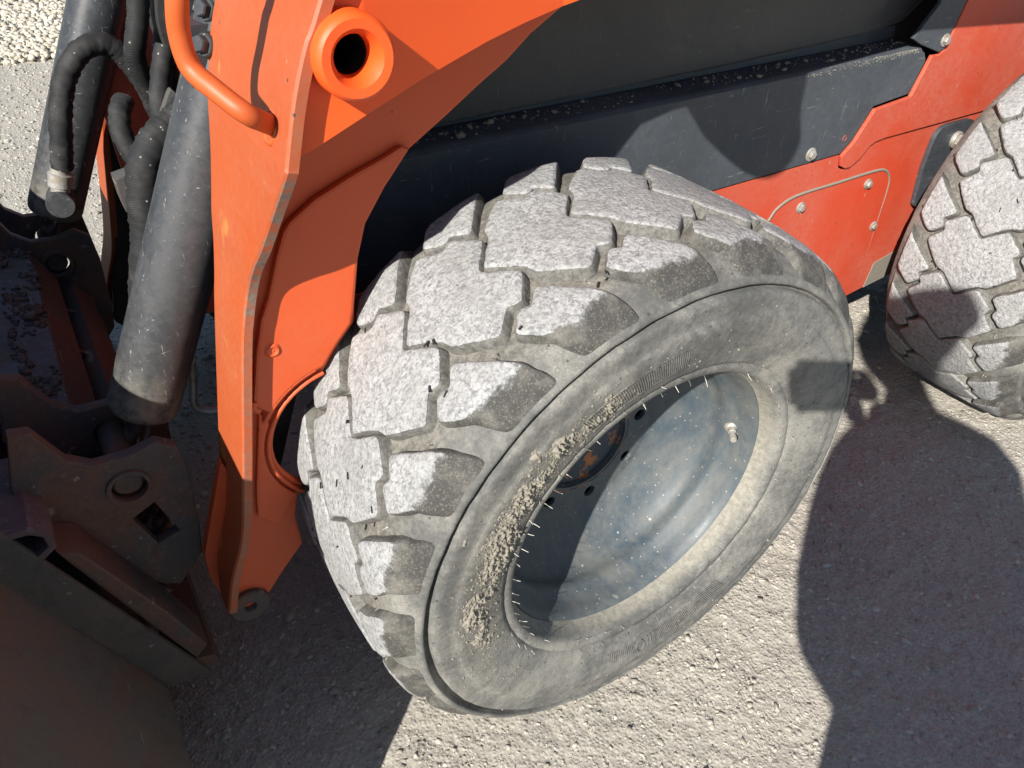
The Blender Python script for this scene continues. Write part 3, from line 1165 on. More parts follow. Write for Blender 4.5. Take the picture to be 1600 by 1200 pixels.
def part(name):
    return empty(name, (0, 0, 0), ROOT)


# children keep axle-based coordinates: parent empties sit at the origin of those coordinates
ROOT.location = (0, 0, 0)
WB = 1.275
MIR = 1.14                       # far side mirrors about y = MIR/2
front_wheel = build_wheel(ROOT, (0, 0, 0), 0.0)
rear_wheel = build_wheel(ROOT, (WB, 0, 0), -3.4)

# ------------------------------------------------------------------ lift arm
FL = [(-0.2378, -0.0071, 0.8019), (-0.3213, -0.0071, 0.6297), (-0.3380, -0.0071, 0.5994), (-0.3536, -0.0071, 0.5598), (-0.3672, -0.0071, 0.5128), (-0.3703, -0.0050, 0.5013), (-0.3797, 0.0263, 0.4554),
      (-0.3901, 0.0524, 0.4126), (-0.3964, 0.0691, 0.3886), (-0.4026, 0.0858, 0.3584), (-0.4120, 0.0889, 0.3250), (-0.4225, 0.0900, 0.2812), (-0.4590, 0.0900, 0.0996), (-0.4778, 0.0900, 0.0192), (-0.5018, 0.0931, -0.0444), (-0.5185, 0.0994, -0.1112)]
FLy2 = [0.2215, 0.2215, 0.2308, 0.2340, 0.2308, 0.2308, 0.2246, 0.2194, 0.2152, 0.2100, 0.1995, 0.1964, 0.1943, 0.1881, 0.1724, 0.1359]


def mirror_mesh(me):
    m2 = me.copy()
    n_ = len(m2.vertices)
    co = np.empty(n_ * 3, np.float32)
    m2.vertices.foreach_get('co', co)
    co = co.reshape(-1, 3)
    co[:, 1] = MIR - co[:, 1]
    m2.vertices.foreach_set('co', co.ravel())
    m2.flip_normals()
    m2.update()
    return m2


def strip_plate(name, line, y2, thick, mat, parent):
    """bent plate that follows a line of (x, right y, z) and reaches to y2 on its other side"""
    dense_l = catmull(line, 5)
    dense_y = [float(v[0]) for v in catmull([(q, 0, 0) for q in y2], 5)]
    bm = bmesh.new()
    front, back = [], []
    for i, p in enumerate(dense_l):
        d = dense_l[min(i + 1, len(dense_l) - 1)] - dense_l[max(i - 1, 0)]
        nrm = np.array([d[2], -d[0]])
        nrm /= np.linalg.norm(nrm)
        if nrm[0] > 0:
            nrm = -nrm
        ya, yb = p[1], dense_y[i]
        ys_ = [ya + .0025, ya + (yb - ya) * .25, ya + (yb - ya) * .5, ya + (yb - ya) * .75, yb - .0025]
        front.append([bm.verts.new((p[0], y, p[2])) for y in ys_])
        q = (p[0] - nrm[0] * thick, p[2] - nrm[1] * thick)
        m_ = (p[0] - nrm[0] * .0022, p[2] - nrm[1] * .0022)
        back.append([bm.verts.new((m_[0], ya, m_[1])), bm.verts.new((q[0], ya, q[1])), bm.verts.new((q[0], yb, q[1])), bm.verts.new((m_[0], yb, m_[1]))])
    for i in range(len(front) - 1):
        a = [back[i][1], back[i][0], *front[i], back[i][3], back[i][2]]
        b = [back[i + 1][1], back[i + 1][0], *front[i + 1], back[i + 1][3], back[i + 1][2]]
        for j in range(len(a)):
            k2 = (j + 1) % len(a)
            bm.faces.new((a[j], a[k2], b[k2], b[j]))
    for i in (0, len(front) - 1):
        bm.faces.new([back[i][1], back[i][0], *front[i], back[i][3], back[i][2]])
    co_ = [v.co.copy() for v in bm.verts]
    scf = []
    for i in range(len(front)):
        scf += [0, 0, 0, 0, 0]
        zz = front[i][0].co.z
        a_ = 1.0 if .33 < zz < .50 else (.45 if zz < .33 else .18)
        scf += [a_, a_, 0, 0]
    order = []
    for i in range(len(front)):
        order += [*front[i], *back[i]]
    bm.verts.index_update()
    vals = [0.0] * len(co_)
    for v, q in zip(order, scf):
        vals[v.index] = q
    o = bm_done(bm, name, mat, parent, 40)
    set_attr(o.data, 'scuff', vals)
    return o


arm = part('lift_arm')
strip_plate('front_plate', FL, FLy2, .011, M['orange_front'], arm)
YU, YW = .005, .115


def slant(x):
    return YU + .0735 * min(1.0, max(0.0, (x + .285) / .248))


def circle(cx, cz, r, n):
    return [(cx + r * math.cos(2 * PI * i / n), cz + r * math.sin(2 * PI * i / n)) for i in range(n)]


bc = (-.3014, .5885)
upper = [(-.3620, .5110), (-0.3421, 0.5149), (-0.3146, 0.5260), (-0.2868, 0.5373), (-0.2263, 0.5523), (-0.1467, 0.5681), (-0.0941, 0.5758), (-0.0371, 0.5818), (.0240, .5925), (.266, .601), (.614, .634), (.737, .625), (.966, .608), (1.38, .66), (1.69, .80),
         (1.71, 1.115), (1.275, .969), (.754, .927), (.127, .896), (-.081, .865), (-.229, .802), (-.3108, .6297), (-.3275, .5994), (-.3421, .5598)]
mid_pts = []
for a_, b_ in zip(upper, upper[1:] + upper[:1]):
    mid_pts += [a_, ((a_[0] + b_[0]) / 2, (a_[1] + b_[1]) / 2)]
up_o = prism('upper_plate', mid_pts, YU, YU + .014, M['orange'], arm, [circle(bc[0], bc[1], .022, 40)], bevel=.0025)
for v in up_o.data.vertices:
    v.co.y += slant(v.co.x) - YU
prism('beam_body', [(x, z + (.012 if z < .75 else -.008)) for x, z in upper if x > -.328], .134, .229, M['orange_web'], arm, bevel=0)
# lower web, cut away round the tyre
hc = np.array((-0.3173, 0.1132))
hole_arc = [(float(hc[0] + .0925 * math.cos(t * D2R)), float(hc[1] + .0925 * math.sin(t * D2R))) for t in range(104, 226, 8)]
web = [(0.3361, 0.6975), (0.0753, 0.6161), (-0.0030, 0.5765), (-0.0510, 0.5493), (-0.0823, 0.5253), (-0.1146, 0.5066), (-0.1543, 0.4815), (-0.2013, 0.4533), (-0.2336, 0.4189), (-0.2586, 0.3845), (-0.2722, 0.3459), (-0.2847, 0.2833), (-0.2873, 0.2645), (-0.3087, 0.2415), (-0.3233, 0.2227)] + hole_arc + \
      [(-0.3953, 0.0297), (-0.4026, -0.0016), (-0.4016, -0.0559), (-0.4381, -0.0955), (-0.4684, -0.1331), (-0.4861, -0.1498), (-0.5070, -0.1435), (-0.5122, -0.1112), (-0.4955, -0.0444), (-0.4715, 0.0192), (-0.4527, 0.0996), (-0.4162, 0.2812), (-0.4058, 0.3250), (-0.3943, 0.3584), (-0.3651, 0.4888), (-0.3213, 0.5932), (-0.2691, 0.6975)]
prism('web_plate', web, YW, YW + .014, M['orange_web'], arm, bevel=.003)
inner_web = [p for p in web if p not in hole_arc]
prism('inner_web_plate', inner_web, .179, .192, M['core'], arm, bevel=.002)  # near-black finish paints shade into the hole in the web
patch = [(-0.2059, 0.4570), (-0.2148, 0.4617), (-0.2346, 0.4539), (-0.2701, 0.4429), (-0.3140, 0.4262), (-0.3432, 0.4085), (-0.3515, 0.3991), (-0.3630, 0.3740), (-0.3797, 0.3302), (-0.3922, 0.3062), (-0.4037, 0.2707), (-0.4193, 0.2092), (-0.4188, 0.1987)] + \
        [(float(hc[0] + .1117 * math.cos(t * D2R)), float(hc[1] + .1117 * math.sin(t * D2R))) for t in range(141, 98, -6)] + [(-0.3119, 0.2509), (-0.2941, 0.2697), (-0.2900, 0.2853), (-0.2769, 0.3469), (-0.2633, 0.3866), (-0.2378, 0.4215)]
prism('patch_plate', patch, YW - .010, YW - .001, M['orange_web'], arm, bevel=.0035)
patch2 = [(-0.4167, 0.1893), (-0.4178, 0.1810), (-0.4423, 0.0714), (-0.4486, 0.0297), (-0.4256, -0.0016), (-0.4100, 0.0245)] + [(float(hc[0] + .1050 * math.cos(t * D2R)), float(hc[1] + .1050 * math.sin(t * D2R))) for t in range(222, 142, -8)]
prism('lower_patch_plate', patch2, YW - .0065, YW - .001, M['orange_web'], arm, bevel=.0028)
tube('weld_bead', [(hc[0] + .0998 * math.cos(t * D2R), YW - .004, hc[1] + .0998 * math.sin(t * D2R)) for t in range(100, 232, 6)], .0026, M['orange_web'], arm, 10, 3, wob=0.06)
tube('weld_bead', [(hc[0] + .1122 * math.cos(t * D2R), YW - .0065, hc[1] + .1122 * math.sin(t * D2R)) for t in range(104, 150, 5)], .0032, M['orange_web'], arm, 8, 3, wob=0.15)
tube('weld_bead', [(-0.4193, YW - .006, 0.2060), (-0.4220, YW - .007, 0.1977), (-0.4162, YW - .006, 0.1904)], .0050, M['orange_web'], arm, 8, 4, wob=0.15)
tube('weld_bead', [(p[0] + .012, YW - .001, p[2]) for p in FL[9:13]], .004, M['orange_web'], arm, 8, 6, wob=0.2)
lathe('plug_weld', [(0, -.0022), (.003, -.0012), (.006, -.003), (.0095, -.0005), (.011, .001)], (-0.3870, YW - .0095, 0.2666), (0, 1, 0), M['orange_web'], arm, 20)
# pivot boss with a bevelled bore
lathe('pivot_boss', [(.0333, .034), (.0333, -.0205), (.0320, -.0240), (.0294, -.0260), (.0222, -.0253), (.0172, -.0180), (.0166, -.010), (.0166, -.003)], (bc[0], slant(bc[0]), bc[1]), (0, 1, 0), M['orange'], arm, 64)
lathe('bore_shade_liner', [(0, .088), (.0168, .088), (.0168, -.004)], (bc[0], slant(bc[0]), bc[1]), (0, 1, 0), M['core'], arm, 24)  # black lining stands in for the shade deep in the bore
# unseen lug added on the beam, outlined to cast the rounded panel shadow
lug = [(-.233, .90), (-.231, .822), (-.178, .761), (-.107, .710), (-.060, .687), (-.030, .681), (.000, .686), (.020, .705), (.031, .738), (.010, .790), (.00, .90)]
prism('shadow_lug', lug, -.118, -.094, M['orange'], arm, bevel=.003, rad=.012)
prism('shadow_lug_spacer', [(-.19, .83), (-.01, .83), (-.01, .88), (-.19, .88)], -.094, .080, M['orange'], arm, bevel=.002)
lathe('shadow_lug_pin', [(0, -.128), (.022, -.128), (.024, -.124), (.024, .08)], (-.045, 0, .745), (0, 1, 0), M['zinc'], arm, 28)
# lower pin lug
lathe('pin_boss', [(.0075, .125), (.0075, .109), (.0090, .1065), (.0250, .1065), (.0272, .1085), (.0272, .182), (.0075, .182)], (-0.4893, 0, -0.1248), (0, 1, 0), M['rust_dark'], arm, 36)
lathe('pin_boss_bore', [(0, .122), (.0076, .122)], (-0.4893, 0, -0.1248), (0, 1, 0), M['core'], arm, 24)
prism('inner_lug_plate', [(-.466, .095), (-.494, .020), (-.520, -.050), (-.523, -.100), (-.517, -.135), (-.497, -.157), (-.474, -.145), (-.448, .0)], .158, .172, M['orange_web'], arm, bevel=.003, rad=.008)
# grab handle
hand = [(-0.3588, 0.0388, 0.5285), (-0.3713, 0.0263, 0.5389), (-0.3860, 0.0138, 0.5514), (-0.4006, 0.0305, 0.5660), (-0.4120, 0.0493, 0.5806), (-0.4141, 0.0514, 0.6057), (-0.4100, 0.0451, 0.6349), (-0.3995, 0.0451, 0.6767), (-0.3682, 0.0472, 0.7601)]
tube('grab_handle', hand, .0085, M['orange_tube'], arm, 18, 8)
tube('weld_bead', [(-0.3609 + .004 * math.sin(t), 0.0388 + .0125 * math.cos(t), 0.5285 + .0125 * math.sin(t)) for t in np.linspace(0, 2 * PI, 12)], .0035, M['orange_tube'], arm, 8, 3, wob=0.2)

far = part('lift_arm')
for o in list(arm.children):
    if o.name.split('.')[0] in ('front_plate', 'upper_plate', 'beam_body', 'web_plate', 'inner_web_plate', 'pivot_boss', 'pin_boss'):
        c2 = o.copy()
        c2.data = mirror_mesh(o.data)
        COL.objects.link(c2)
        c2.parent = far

# ------------------------------------------------------------------ tilt cylinders and hoses
def tilt_cylinder(y, end=(-.527, .145), slope=(.142, .324), fit=False):
    p = part('tilt_cylinder')
    d = Vector((slope[0], 0, slope[1])).normalized()
    e = Vector((end[0], y, end[1]))
    R_ = .0425
    br = lathe('barrel', [(.018, 0), (.033, -.002), (.0385, .001), (.0412, .005), (.0418, .010), (R_, .014), (R_, .03), (R_, .05), (R_, .08), (R_, .12), (R_, .2), (R_, .60), (.03, .605), (0, .605)], e, d, M['cyl'], p, 56)
    set_attr(br.data, 'enddust', [max(0.0, 1 - max(0, (Vector(v.co) - e).dot(d)) / .085) * .75 for v in br.data.vertices])
    lathe('rod', [(.0155, .03), (.0155, -.075), (.014, -.080)], e, d, M['rod'], p, 28)
    t = e - d * .098
    lathe('rod_eye', [(.0165, -.024), (.030, -.024), (.032, -.020), (.032, .020), (.030, .024), (.0165, .024), (.0165, -.024)], t, (0, 1, 0), M['black'], p, 28)
    lathe('rod_collar', [(.0165, -.06), (.0235, -.060), (.0235, -.078), (.016, -.082)], e, d, M['black'], p, 24)
    return p, e, d


c1, e1, d1 = tilt_cylinder(.268, end=(-.528, .127), slope=(.160, .324))
c2_, e2, d2 = tilt_cylinder(.865, end=(-.5474, .155), slope=(.137, .262))
# clamp and plug bolts at the top of the near cylinder
for q, (a, b2) in enumerate(((.455, -.03), (.485, .012), (.44, .028))):
    bm = bmesh.new()
    bolt_bm(bm, e1 + d1 * (a + .0) + Vector((-.034, -.024 + b2 * .5, .016)), (-.75, -.5, .35), .0088, .012, 1.3)
    bm_done(bm, 'port_plug', M['cyl'], c1, 30)
box('port_block', e1 + d1 * .44 + Vector((-.046, -.030, -.03)), e1 + d1 * .44 + Vector((-.010, .022, .045)), M['cyl'], c1, .006)

hoses = []


def hose(path, r, wob=0.06, n=10):
    o = tube('hydraulic_hose', path, r, M['hose'], ROOT, 16, n, wob=wob)
    hoses.append(o)
    return o


HY = .775
hose([(-.512, HY, .262), (-.501, HY, .300), (-.484, HY, .355), (-.462, HY, .400), (-.428, HY + .004, .432), (-.392, HY + .01, .432), (-.368, HY + .01, .402), (-.352, HY, .355), (-.345, HY, .305), (-.342, .80, .24)], .0165, 0.10)
lathe('hose_fitting', [(0, -.03), (.0135, -.03), (.0145, -.012), (.0185, -.010), (.0185, .010), (.0150, .012), (.0150, .022), (0, .022)], (-.520, HY + .004, .243), (.30, 0, .95), M['zinc'], c2_, 20)
lathe('port_boss', [(0, .03), (.020, .03), (.022, .026), (.022, -.02)], (-.530, HY + .012, .206), (-.1, -1, .1), M['cyl'], c2_, 20)
hose([(-.405, .66, .385), (-.418, .64, .372), (-.424, .62, .345), (-.412, .60, .300), (-.395, .58, .262), (-.372, .56, .21)], .0150, 0.08)
hose([(-.300, .62, .560), (-.315, .62, .520), (-.332, .62, .475), (-.340, .63, .440), (-.33, .66, .39)], .0150, 0.05)
hose([(-.352, .42, .440), (-.380, .405, .425), (-.408, .395, .412), (-.432, .385, .385), (-.444, .38, .345), (-.452, .38, .300), (-.470, .385, .240), (-.490, .39, .16), (-.50, .40, .08)], .0200, 0.09)
hose([(-.350, .60, .560), (-.362, .60, .510), (-.374, .60, .478), (-.380, .61, .450), (-.372, .63, .40), (-.36, .66, .33)], .0140, 0.07)
hose([(-.345, .56, .475), (-.362, .55, .440), (-.376, .54, .395), (-.372, .53, .350), (-.358, .52, .30), (-.35, .52, .22)], .0135, 0.08)
hose([(-.300, .50, .520), (-.318, .50, .470), (-.330, .49, .420), (-.342, .48, .360), (-.36, .47, .30), (-.40, .46, .22), (-.44, .45, .14), (-.46, .45, .05)], .0150, 0.06)
hose([(-.470, .36, .22), (-.468, .37, .16), (-.480, .38, .10), (-.505, .38, .06)], .012, 0.05)
prism('valve_cover', [(-.33, .56), (-.345, .50), (-.34, .45), (-.315, .42), (-.28, .43), (-.27, .56)], .58, .66, M['black'], ROOT, bevel=.012, rad=.02)

# grey tab between the arms and a small bracket behind the near arm
prism('hose_bracket', [(-.461, .333), (-.439, .337), (-.449, .289), (-.459, .285), (-.461, .304)], .50, .53, M['bar_grey'], ROOT, bevel=.002)
prism('clamp_plate', [(-.36, .44), (-.385, .40), (-.385, .36), (-.36, .35), (-.345, .40)], .50, .515, M['bar_grey'], ROOT, bevel=.002, rad=.01)
tube('step_rod', [(-.452, .30, .155), (-.459, .30, .118), (-.466, .29, .090), (-.452, .28, .082), (-.430, .275, .080)], .0050, M['zinc'], ROOT, 10, 6)

# ------------------------------------------------------------------ quick coupler
cp = part('quick_coupler')
for s in (0, 1):
    f_ = (lambda y: MIR - y) if s else (lambda y: y)
    yy = sorted((f_(.120), f_(.1285)))
    prism('side_bar', [(-.564, -.238), (-.616, -.231), (-.836, .400), (-.792, .412)], yy[0], yy[1], M['bar_grey'], cp, bevel=.002)
    yy = sorted((f_(.122), f_(.255)))
    prism('cross_tube', [(-.702, .132), (-.672, .128), (-.657, .112), (-.657, .090), (-.676, .076), (-.706, .090)], yy[0], yy[1], M['tube_purple'], cp,
          [[(-.697, .123), (-.675, .120), (-.664, .110), (-.664, .094), (-.679, .085), (-.698, .094)]], bevel=.0015)
    for yb in (.186, .300):
        yy = sorted((f_(yb), f_(yb + .016)))
        plate = [(-.660, .205), (-.640, .200), (-.620, .150), (-.597, .130), (-.560, .127), (-.527, .134), (-.506, .116), (-.504, .070), (-.512, -.02), (-.520, -.070), (-.560, -.115), (-.61, -.075), (-.665, .04), (-.685, .12)]
        holes_ = [circle(-.5715, .082, .0215, 28)] + ([[(-.553, .044), (-.537, -.018), (-.566, -.026), (-.582, .030)]] if yb < .2 else [])
        prism('bracket_plate', plate, yy[0], yy[1], M['rust_dark'], cp, holes_, bevel=.0025)
    yy = sorted((f_(.1835), f_(.322)))
    lathe('coupler_pin', [(0, yy[0] + .009), (.0150, yy[0] + .008), (.0175, yy[0] + .0105), (.0175, yy[1]), (0, yy[1])], (-.5715, 0, .082), (0, 1, 0), M['rust_dark'], cp, 28)
    lathe('pin_collar', [(.0195, yy[0] + .004), (.0205, yy[0] - .001), (.0255, yy[0] - .001), (.0265, yy[0] + .004)], (-.5715, 0, .082), (0, 1, 0), M['rust_dark'], cp, 28)
    yy = sorted((f_(.130), f_(.186)))
    prism('gusset', [(-.575, -.21), (-.60, -.13), (-.655, .05), (-.662, .075), (-.640, .060), (-.585, -.09), (-.555, -.19)], yy[0], yy[1], M['rust_dark'], cp, bevel=.004)
prism('cross_beam', [(-.715, .138), (-.655, .131), (-.606, .119), (-.603, .109), (-.658, .119), (-.715, .125)], .320, .822, M['beam_skylit'], cp, bevel=.002)
prism('cross_beam_web', [(-.606, .1165), (-.580, .062), (-.589, .058), (-.614, .110)], .320, .822, M['rust_dark'], cp, bevel=.002)
prism('back_plate', [(-.640, -.20), (-.735, .10), (-.725, .104), (-.628, -.20)], .318, .822, M['rust_dark'], cp, bevel=.002)
prism('lower_beam', [(-.592, .030), (-.560, .046), (-.540, .010), (-.535, -.05), (-.545, -.052), (-.552, .004), (-.566, .030), (-.588, .020)], .318, .822, M['rust_dark'], cp, bevel=.002)
for yb, xb in ((.42, -.60), (.57, -.59), (.71, -.60)):
    prism('stiffener', [(-.585, .052), (-.560, .035), (-.575, -.06), (-.63, -.16), (-.66, -.10)], yb, yb + .012, M['rust_dark'], cp, bevel=.002)
for yb in (.250, .880):
    prism('spacer_block', [(-.655, .05), (-.60, .02), (-.575, -.06), (-.60, -.12), (-.66, -.06)], yb - .046, yb + .046, M['rust_dark'], cp, bevel=.004)
prism('bottom_beam', [(-.606, -.20), (-.552, -.215), (-.548, -.235), (-.612, -.225)], .129, .981, M['rust_dark'], cp, bevel=.003)

for yb in (.186, .202, .300, .316):
    tube('weld_bead', [(-.575, yb, -.118), (-.600, yb, -.092), (-.630, yb, -.040), (-.655, yb, .02)], .0045, M['rust_dark'], cp, 8, 6, wob=.25)
tube('weld_bead', [(-.606, .1290, -.195), (-.640, .1290, -.085), (-.668, .1290, .02), (-.690, .1290, .085)], .0042, M['rust_dark'], cp, 8, 8, wob=.25)
n = 700
g_ = np.random.default_rng(15)
px_, py_ = g_.uniform(-.655, -.605, n), g_.uniform(.325, .815, n)
pz_ = .1315 - (px_ + .655) * .24
q_ = fbm(px_ * 40, py_ * 18, 3, 3) + g_.uniform(-.2, .2, n) > .02
P3 = np.column_stack([px_, py_, pz_])[q_]
P4 = np.column_stack([g_.uniform(-.63, -.545, 260), g_.uniform(.205, .298, 260), g_.uniform(-.065, -.04, 260)])
P3 = np.vstack([P3, P4])
tag(link('packed_soil', stones('packed_soil', P3, np.minimum(.0012 + g_.exponential(.0022, len(P3)), .010), M['rust_dark'], .6, 16, chip=True), None, cp), kind='stuff')

# ------------------------------------------------------------------ bucket (an attachment, so a thing of its own)
BK = empty('loader_bucket', (-.9, MIR / 2, GZ), None, 'rusty brown steel bucket hung low on the front of the orange loader', 'bucket')


def bk(o):
    o.parent = BK
    o.matrix_parent_inverse = Matrix.Translation((.9, -MIR / 2, -GZ))
    return o


heel, rim_t = (-.621, -.232), (-.828, .416)
bk(prism('bucket_shell', [heel, (-.700, .016), rim_t, (-.842, .412), (-.735, .08), (-.637, -.225), (-.665, -.300), (-.760, -.345), (-1.20, -.372), (-1.20, -.381), (-.755, -.358), (-.652, -.310)],
         -.205, MIR + .205, M['rust_brown'], None, bevel=.002))
for y0 in (-.205, MIR + .205 - .014):
    y1 = y0 + .014
    bk(prism('end_plate', [(-.641, -.228), (-.668, -.300), (-.762, -.350), (-1.18, -.374), (-1.08, -.05), (-.93, .30), (-.846, .410)], y0 + (.0005 if y0 < 0 else -.0005) - (.016 if y0 < 0 else -.016), y1 - (.016 if y0 < 0 else -.016), M['rust_brown'], None, bevel=.003))
bk(prism('cutting_edge', [(-1.12, -.3825), (-1.28, -.384), (-1.28, -.380), (-1.10, -.366)], -.222, MIR + .222, M['bar_grey'], None, bevel=.001))
bk(prism('top_lip', [(-.832, .418), (-.852, .425), (-.872, .395), (-.852, .385)], -.20, MIR + .20, M['rust_brown'], None, bevel=.003))
for y0 in (.125, MIR - .165):
    bk(prism('heel_slot_lip', [(-.623, -.226), (-.700, .012), (-.694, .014), (-.617, -.224)], y0 - .004, y0 - .001, M['rust_dark'], None, bevel=0))

# ------------------------------------------------------------------ body side
BD = part('body_side')
YB = .250
low = [(-0.2398, 0.2134), (0.7494, 0.2134), (0.7748, 0.2347), (0.8111, 0.2927), (0.9116, 0.3000), (0.9199, 0.3207), (0.9323, 0.3580), (0.9209, 0.3735), (0.9095, 0.3798), (-0.2398, 0.3855)]
prism('lower_panel', low, YB, YB + .006, M['panel_low'], BD, bevel=.002)
bm = bmesh.new()                                     # the ledge: the panel's top edge rolls inwards
secs = [(YB + .0005, 0.0), (YB + .004, .0045), (YB + .012, .0065), (YB + .065, .0075), (YB + .068, .03)]
for i, (xa, za) in enumerate(((-0.2398, 0.3842), (0.9095, 0.3792))):
    for (y, dz) in secs:
        bm.verts.new((xa, y, za + dz))
bm.verts.ensure_lookup_table()
for j in range(len(secs) - 1):
    bm.faces.new((bm.verts[j], bm.verts[j + 1], bm.verts[len(secs) + j + 1], bm.verts[len(secs) + j]))
bm_done(bm, 'ledge', M['panel_low'], BD, 60)
prism('upper_panel', [(-0.2398, 0.3948), (0.1229, 0.3969), (0.4857, 0.3995), (0.8277, 0.4072), (0.9106, 0.4181), (0.9572, 0.4492), (0.9676, 0.9570), (-0.2398, 0.9570)], YB + .057, YB + .068, M['panel'], BD, bevel=.004)
prism('corner_panel', [(0.8639, 0.4057), (0.8961, 0.3912), (0.9603, 0.3704), (0.9738, 0.3746), (0.9945, 0.4596), (1.0298, 0.9570), (0.9106, 0.9570), (0.9127, 0.4596)], YB - .004, YB + .004, M['panel_low'], BD, bevel=.002)
rear_pl = [(0.7525, 0.2082), (0.7603, 0.1880), (0.7738, 0.1808), (0.7883, 0.1808), (0.8111, 0.1917), (0.8329, 0.2150), (0.8484, 0.2202), (0.8743, 0.2222), (1.2142, 0.2196), (1.8329, 0.2196), (1.8329, 1.0088), (1.0401, 1.0088), (0.9987, 0.4575), (0.9779, 0.3735), (0.9645, 0.3653),
           (0.9437, 0.3663), (0.9261, 0.3197), (0.9168, 0.2948), (0.8152, 0.2875), (0.7790, 0.2316)]
prism('rear_side_plate', rear_pl, YB - .004, YB + .004, M['orange_body'], BD, bevel=.0016)
acc = [(-0.2398, 0.2108), (0.7484, 0.2108), (0.7505, 0.2057), (0.7572, 0.1854), (0.7717, 0.1772), (0.7904, 0.1777), (0.8152, 0.1896), (0.8360, 0.2124), (0.8505, 0.2171), (0.8753, 0.2189), (1.2142, 0.2162), (1.8329, 0.2162), (1.8329, -0.1312), (1.0919, -0.1405), (0.9209, -0.1571), (-0.2398, -0.1623)]
prism('chassis_plate', acc, YB + .001, YB + .010, M['orange_body'], BD, bevel=.0016)
tube('pressed_rib', [(0.5582, YB + .0012, 0.0813), (0.5872, YB + .0012, 0.1155), (0.6059, YB + .0012, 0.1373), (0.6536, YB + .0012, 0.1512), (0.7655, YB + .0012, 0.1518), (0.8795, YB + .0012, 0.1518), (0.9189, YB + .0012, 0.1455), (0.9417, YB + .0012, 0.1259), (0.9500, YB + .0012, 0.0968), (0.9520, YB + .0012, 0.0347), (0.9541, YB + .0012, -0.0586)],
     lambda t: .0030 * (1 - max(0, (t - .60) / .40) * 0.9), M['mud'], BD, 10, 6)
prism('axle_bracket', [(1.0401, 0.1279), (1.0432, 0.1963), (1.0557, 0.2108), (1.0785, 0.2139), (1.1593, 0.2129), (1.1894, 0.1974), (1.2319, 0.1279), (1.2111, 0.0347), (1.0557, 0.0347)], YB - .010, YB, M['panel_low'], BD, bevel=.003, rad=.012)
BOLTS = [((0.6608, 0.2305), YB, .0085, .0085), ((0.8712, 0.1269), YB + .001, .0072, .008), ((0.6733, 0.1227), YB + .001, .0072, .008), ((0.9417, 0.0150), YB + .001, .0072, .007),
         ((0.9655, 0.3912), YB - .004, .0080, .008), ((1.1230, 0.1746), YB - .010, .0125, .022)]
for (x, z), y, r, h in BOLTS:
    bm = bolt_bm(bmesh.new(), (x, y, z), (0, -1, 0), r, h, 1.5, random.random())
    bm_done(bm, 'bolt', M['zinc'], BD, 30)
lathe('plugged_hole', [(0, .001), (.004, .001), (.005, -.0006), (.006, .0002)], (0.7499, YB, 0.2440), (0, 1, 0), M['orange_body'], BD, 16)
prism('dusty_corner_cover', [(0.9935, -0.0897), (1.0868, -0.0742), (1.0919, -0.1415), (0.9831, -0.1509)], YB - .001, YB + .0008, M['mud'], BD, bevel=0.0004)
# crumbs of dirt lying on the ledge
n = 620
xx = RNG.uniform(-.22, .90, n)
keepc = fbm(xx * 6, xx * 0, 4, 3) + RNG.uniform(-.3, .3, n) > -.08
xx = xx[keepc]
yyc = YB + .012 + .045 * RNG.uniform(0, 1, len(xx)) ** 0.6
rr = np.minimum(.0005 + RNG.exponential(.0010, len(xx)), .0055)
zz = .3838 - (xx + .24) * .0044 + .0075 + rr * .3
tag(link('dirt_crumbs', stones('dirt_crumbs', np.column_stack([xx, yyc, zz]), rr, M['mud'], .55, 12, chip=True), None, BD), kind='stuff')
n = 1500
xx = RNG.uniform(.47, .90, n)
rr = RNG.uniform(.0004, .0014, n)
zz = .3838 - (xx + .24) * .0044 - RNG.exponential(.0022, n) + .004
yyc = YB - .0002 + np.clip((zz - .378) * 0.8, 0, .01)
tag(link('edge_dust', stones('edge_dust', np.column_stack([xx, yyc, zz]), rr, M['mud'], .7, 13), None, BD), kind='stuff')

# ------------------------------------------------------------------ rest of the machine
CB = part('machine_body')
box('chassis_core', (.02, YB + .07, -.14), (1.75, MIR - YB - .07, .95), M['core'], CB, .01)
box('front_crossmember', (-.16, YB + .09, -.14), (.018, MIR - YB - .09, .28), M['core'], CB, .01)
prism('far_side_plate', [(-.42, -.13), (1.75, -.11), (1.75, .95), (-.42, .95)], MIR - YB - .01, MIR - YB, M['orange_body'], CB, bevel=.002)
for x in (0, WB):
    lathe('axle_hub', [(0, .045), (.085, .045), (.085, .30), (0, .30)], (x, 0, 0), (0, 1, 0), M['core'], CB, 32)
cabx = (-.15, .95)
for y0 in (.27, MIR - .33):
    prism('cab_side', [(cabx[0], .95), (cabx[1], .95), (cabx[1] - .05, 1.62), (cabx[0] + .12, 1.62)], y0, y0 + .06, M['black'], CB,
          [[(cabx[0] + .10, 1.02), (cabx[1] - .12, 1.02), (cabx[1] - .15, 1.52), (cabx[0] + .19, 1.52)]], bevel=.006)
box('cab_roof', (-.08, .26, 1.62), (.95, MIR - .26, 1.69), M['black'], CB, .02)
box('cab_rear_glass', (.80, .34, .98), (.815, MIR - .34, 1.60), M['glass'], CB, .002)
box('engine_cover', (.98, .30, .95), (1.78, MIR - .30, 1.15), M['orange_body'], CB, .04)
for y0 in (-.01, MIR - .19):
    prism('rear_tower', [(1.45, .60), (1.80, .60), (1.78, 1.22), (1.60, 1.26), (1.50, 1.1)], y0 + .205 * (1 if y0 < 0.5 else -1), y0 + .205 * (1 if y0 < 0.5 else -1) + .05, M['orange_body'], CB, bevel=.006)
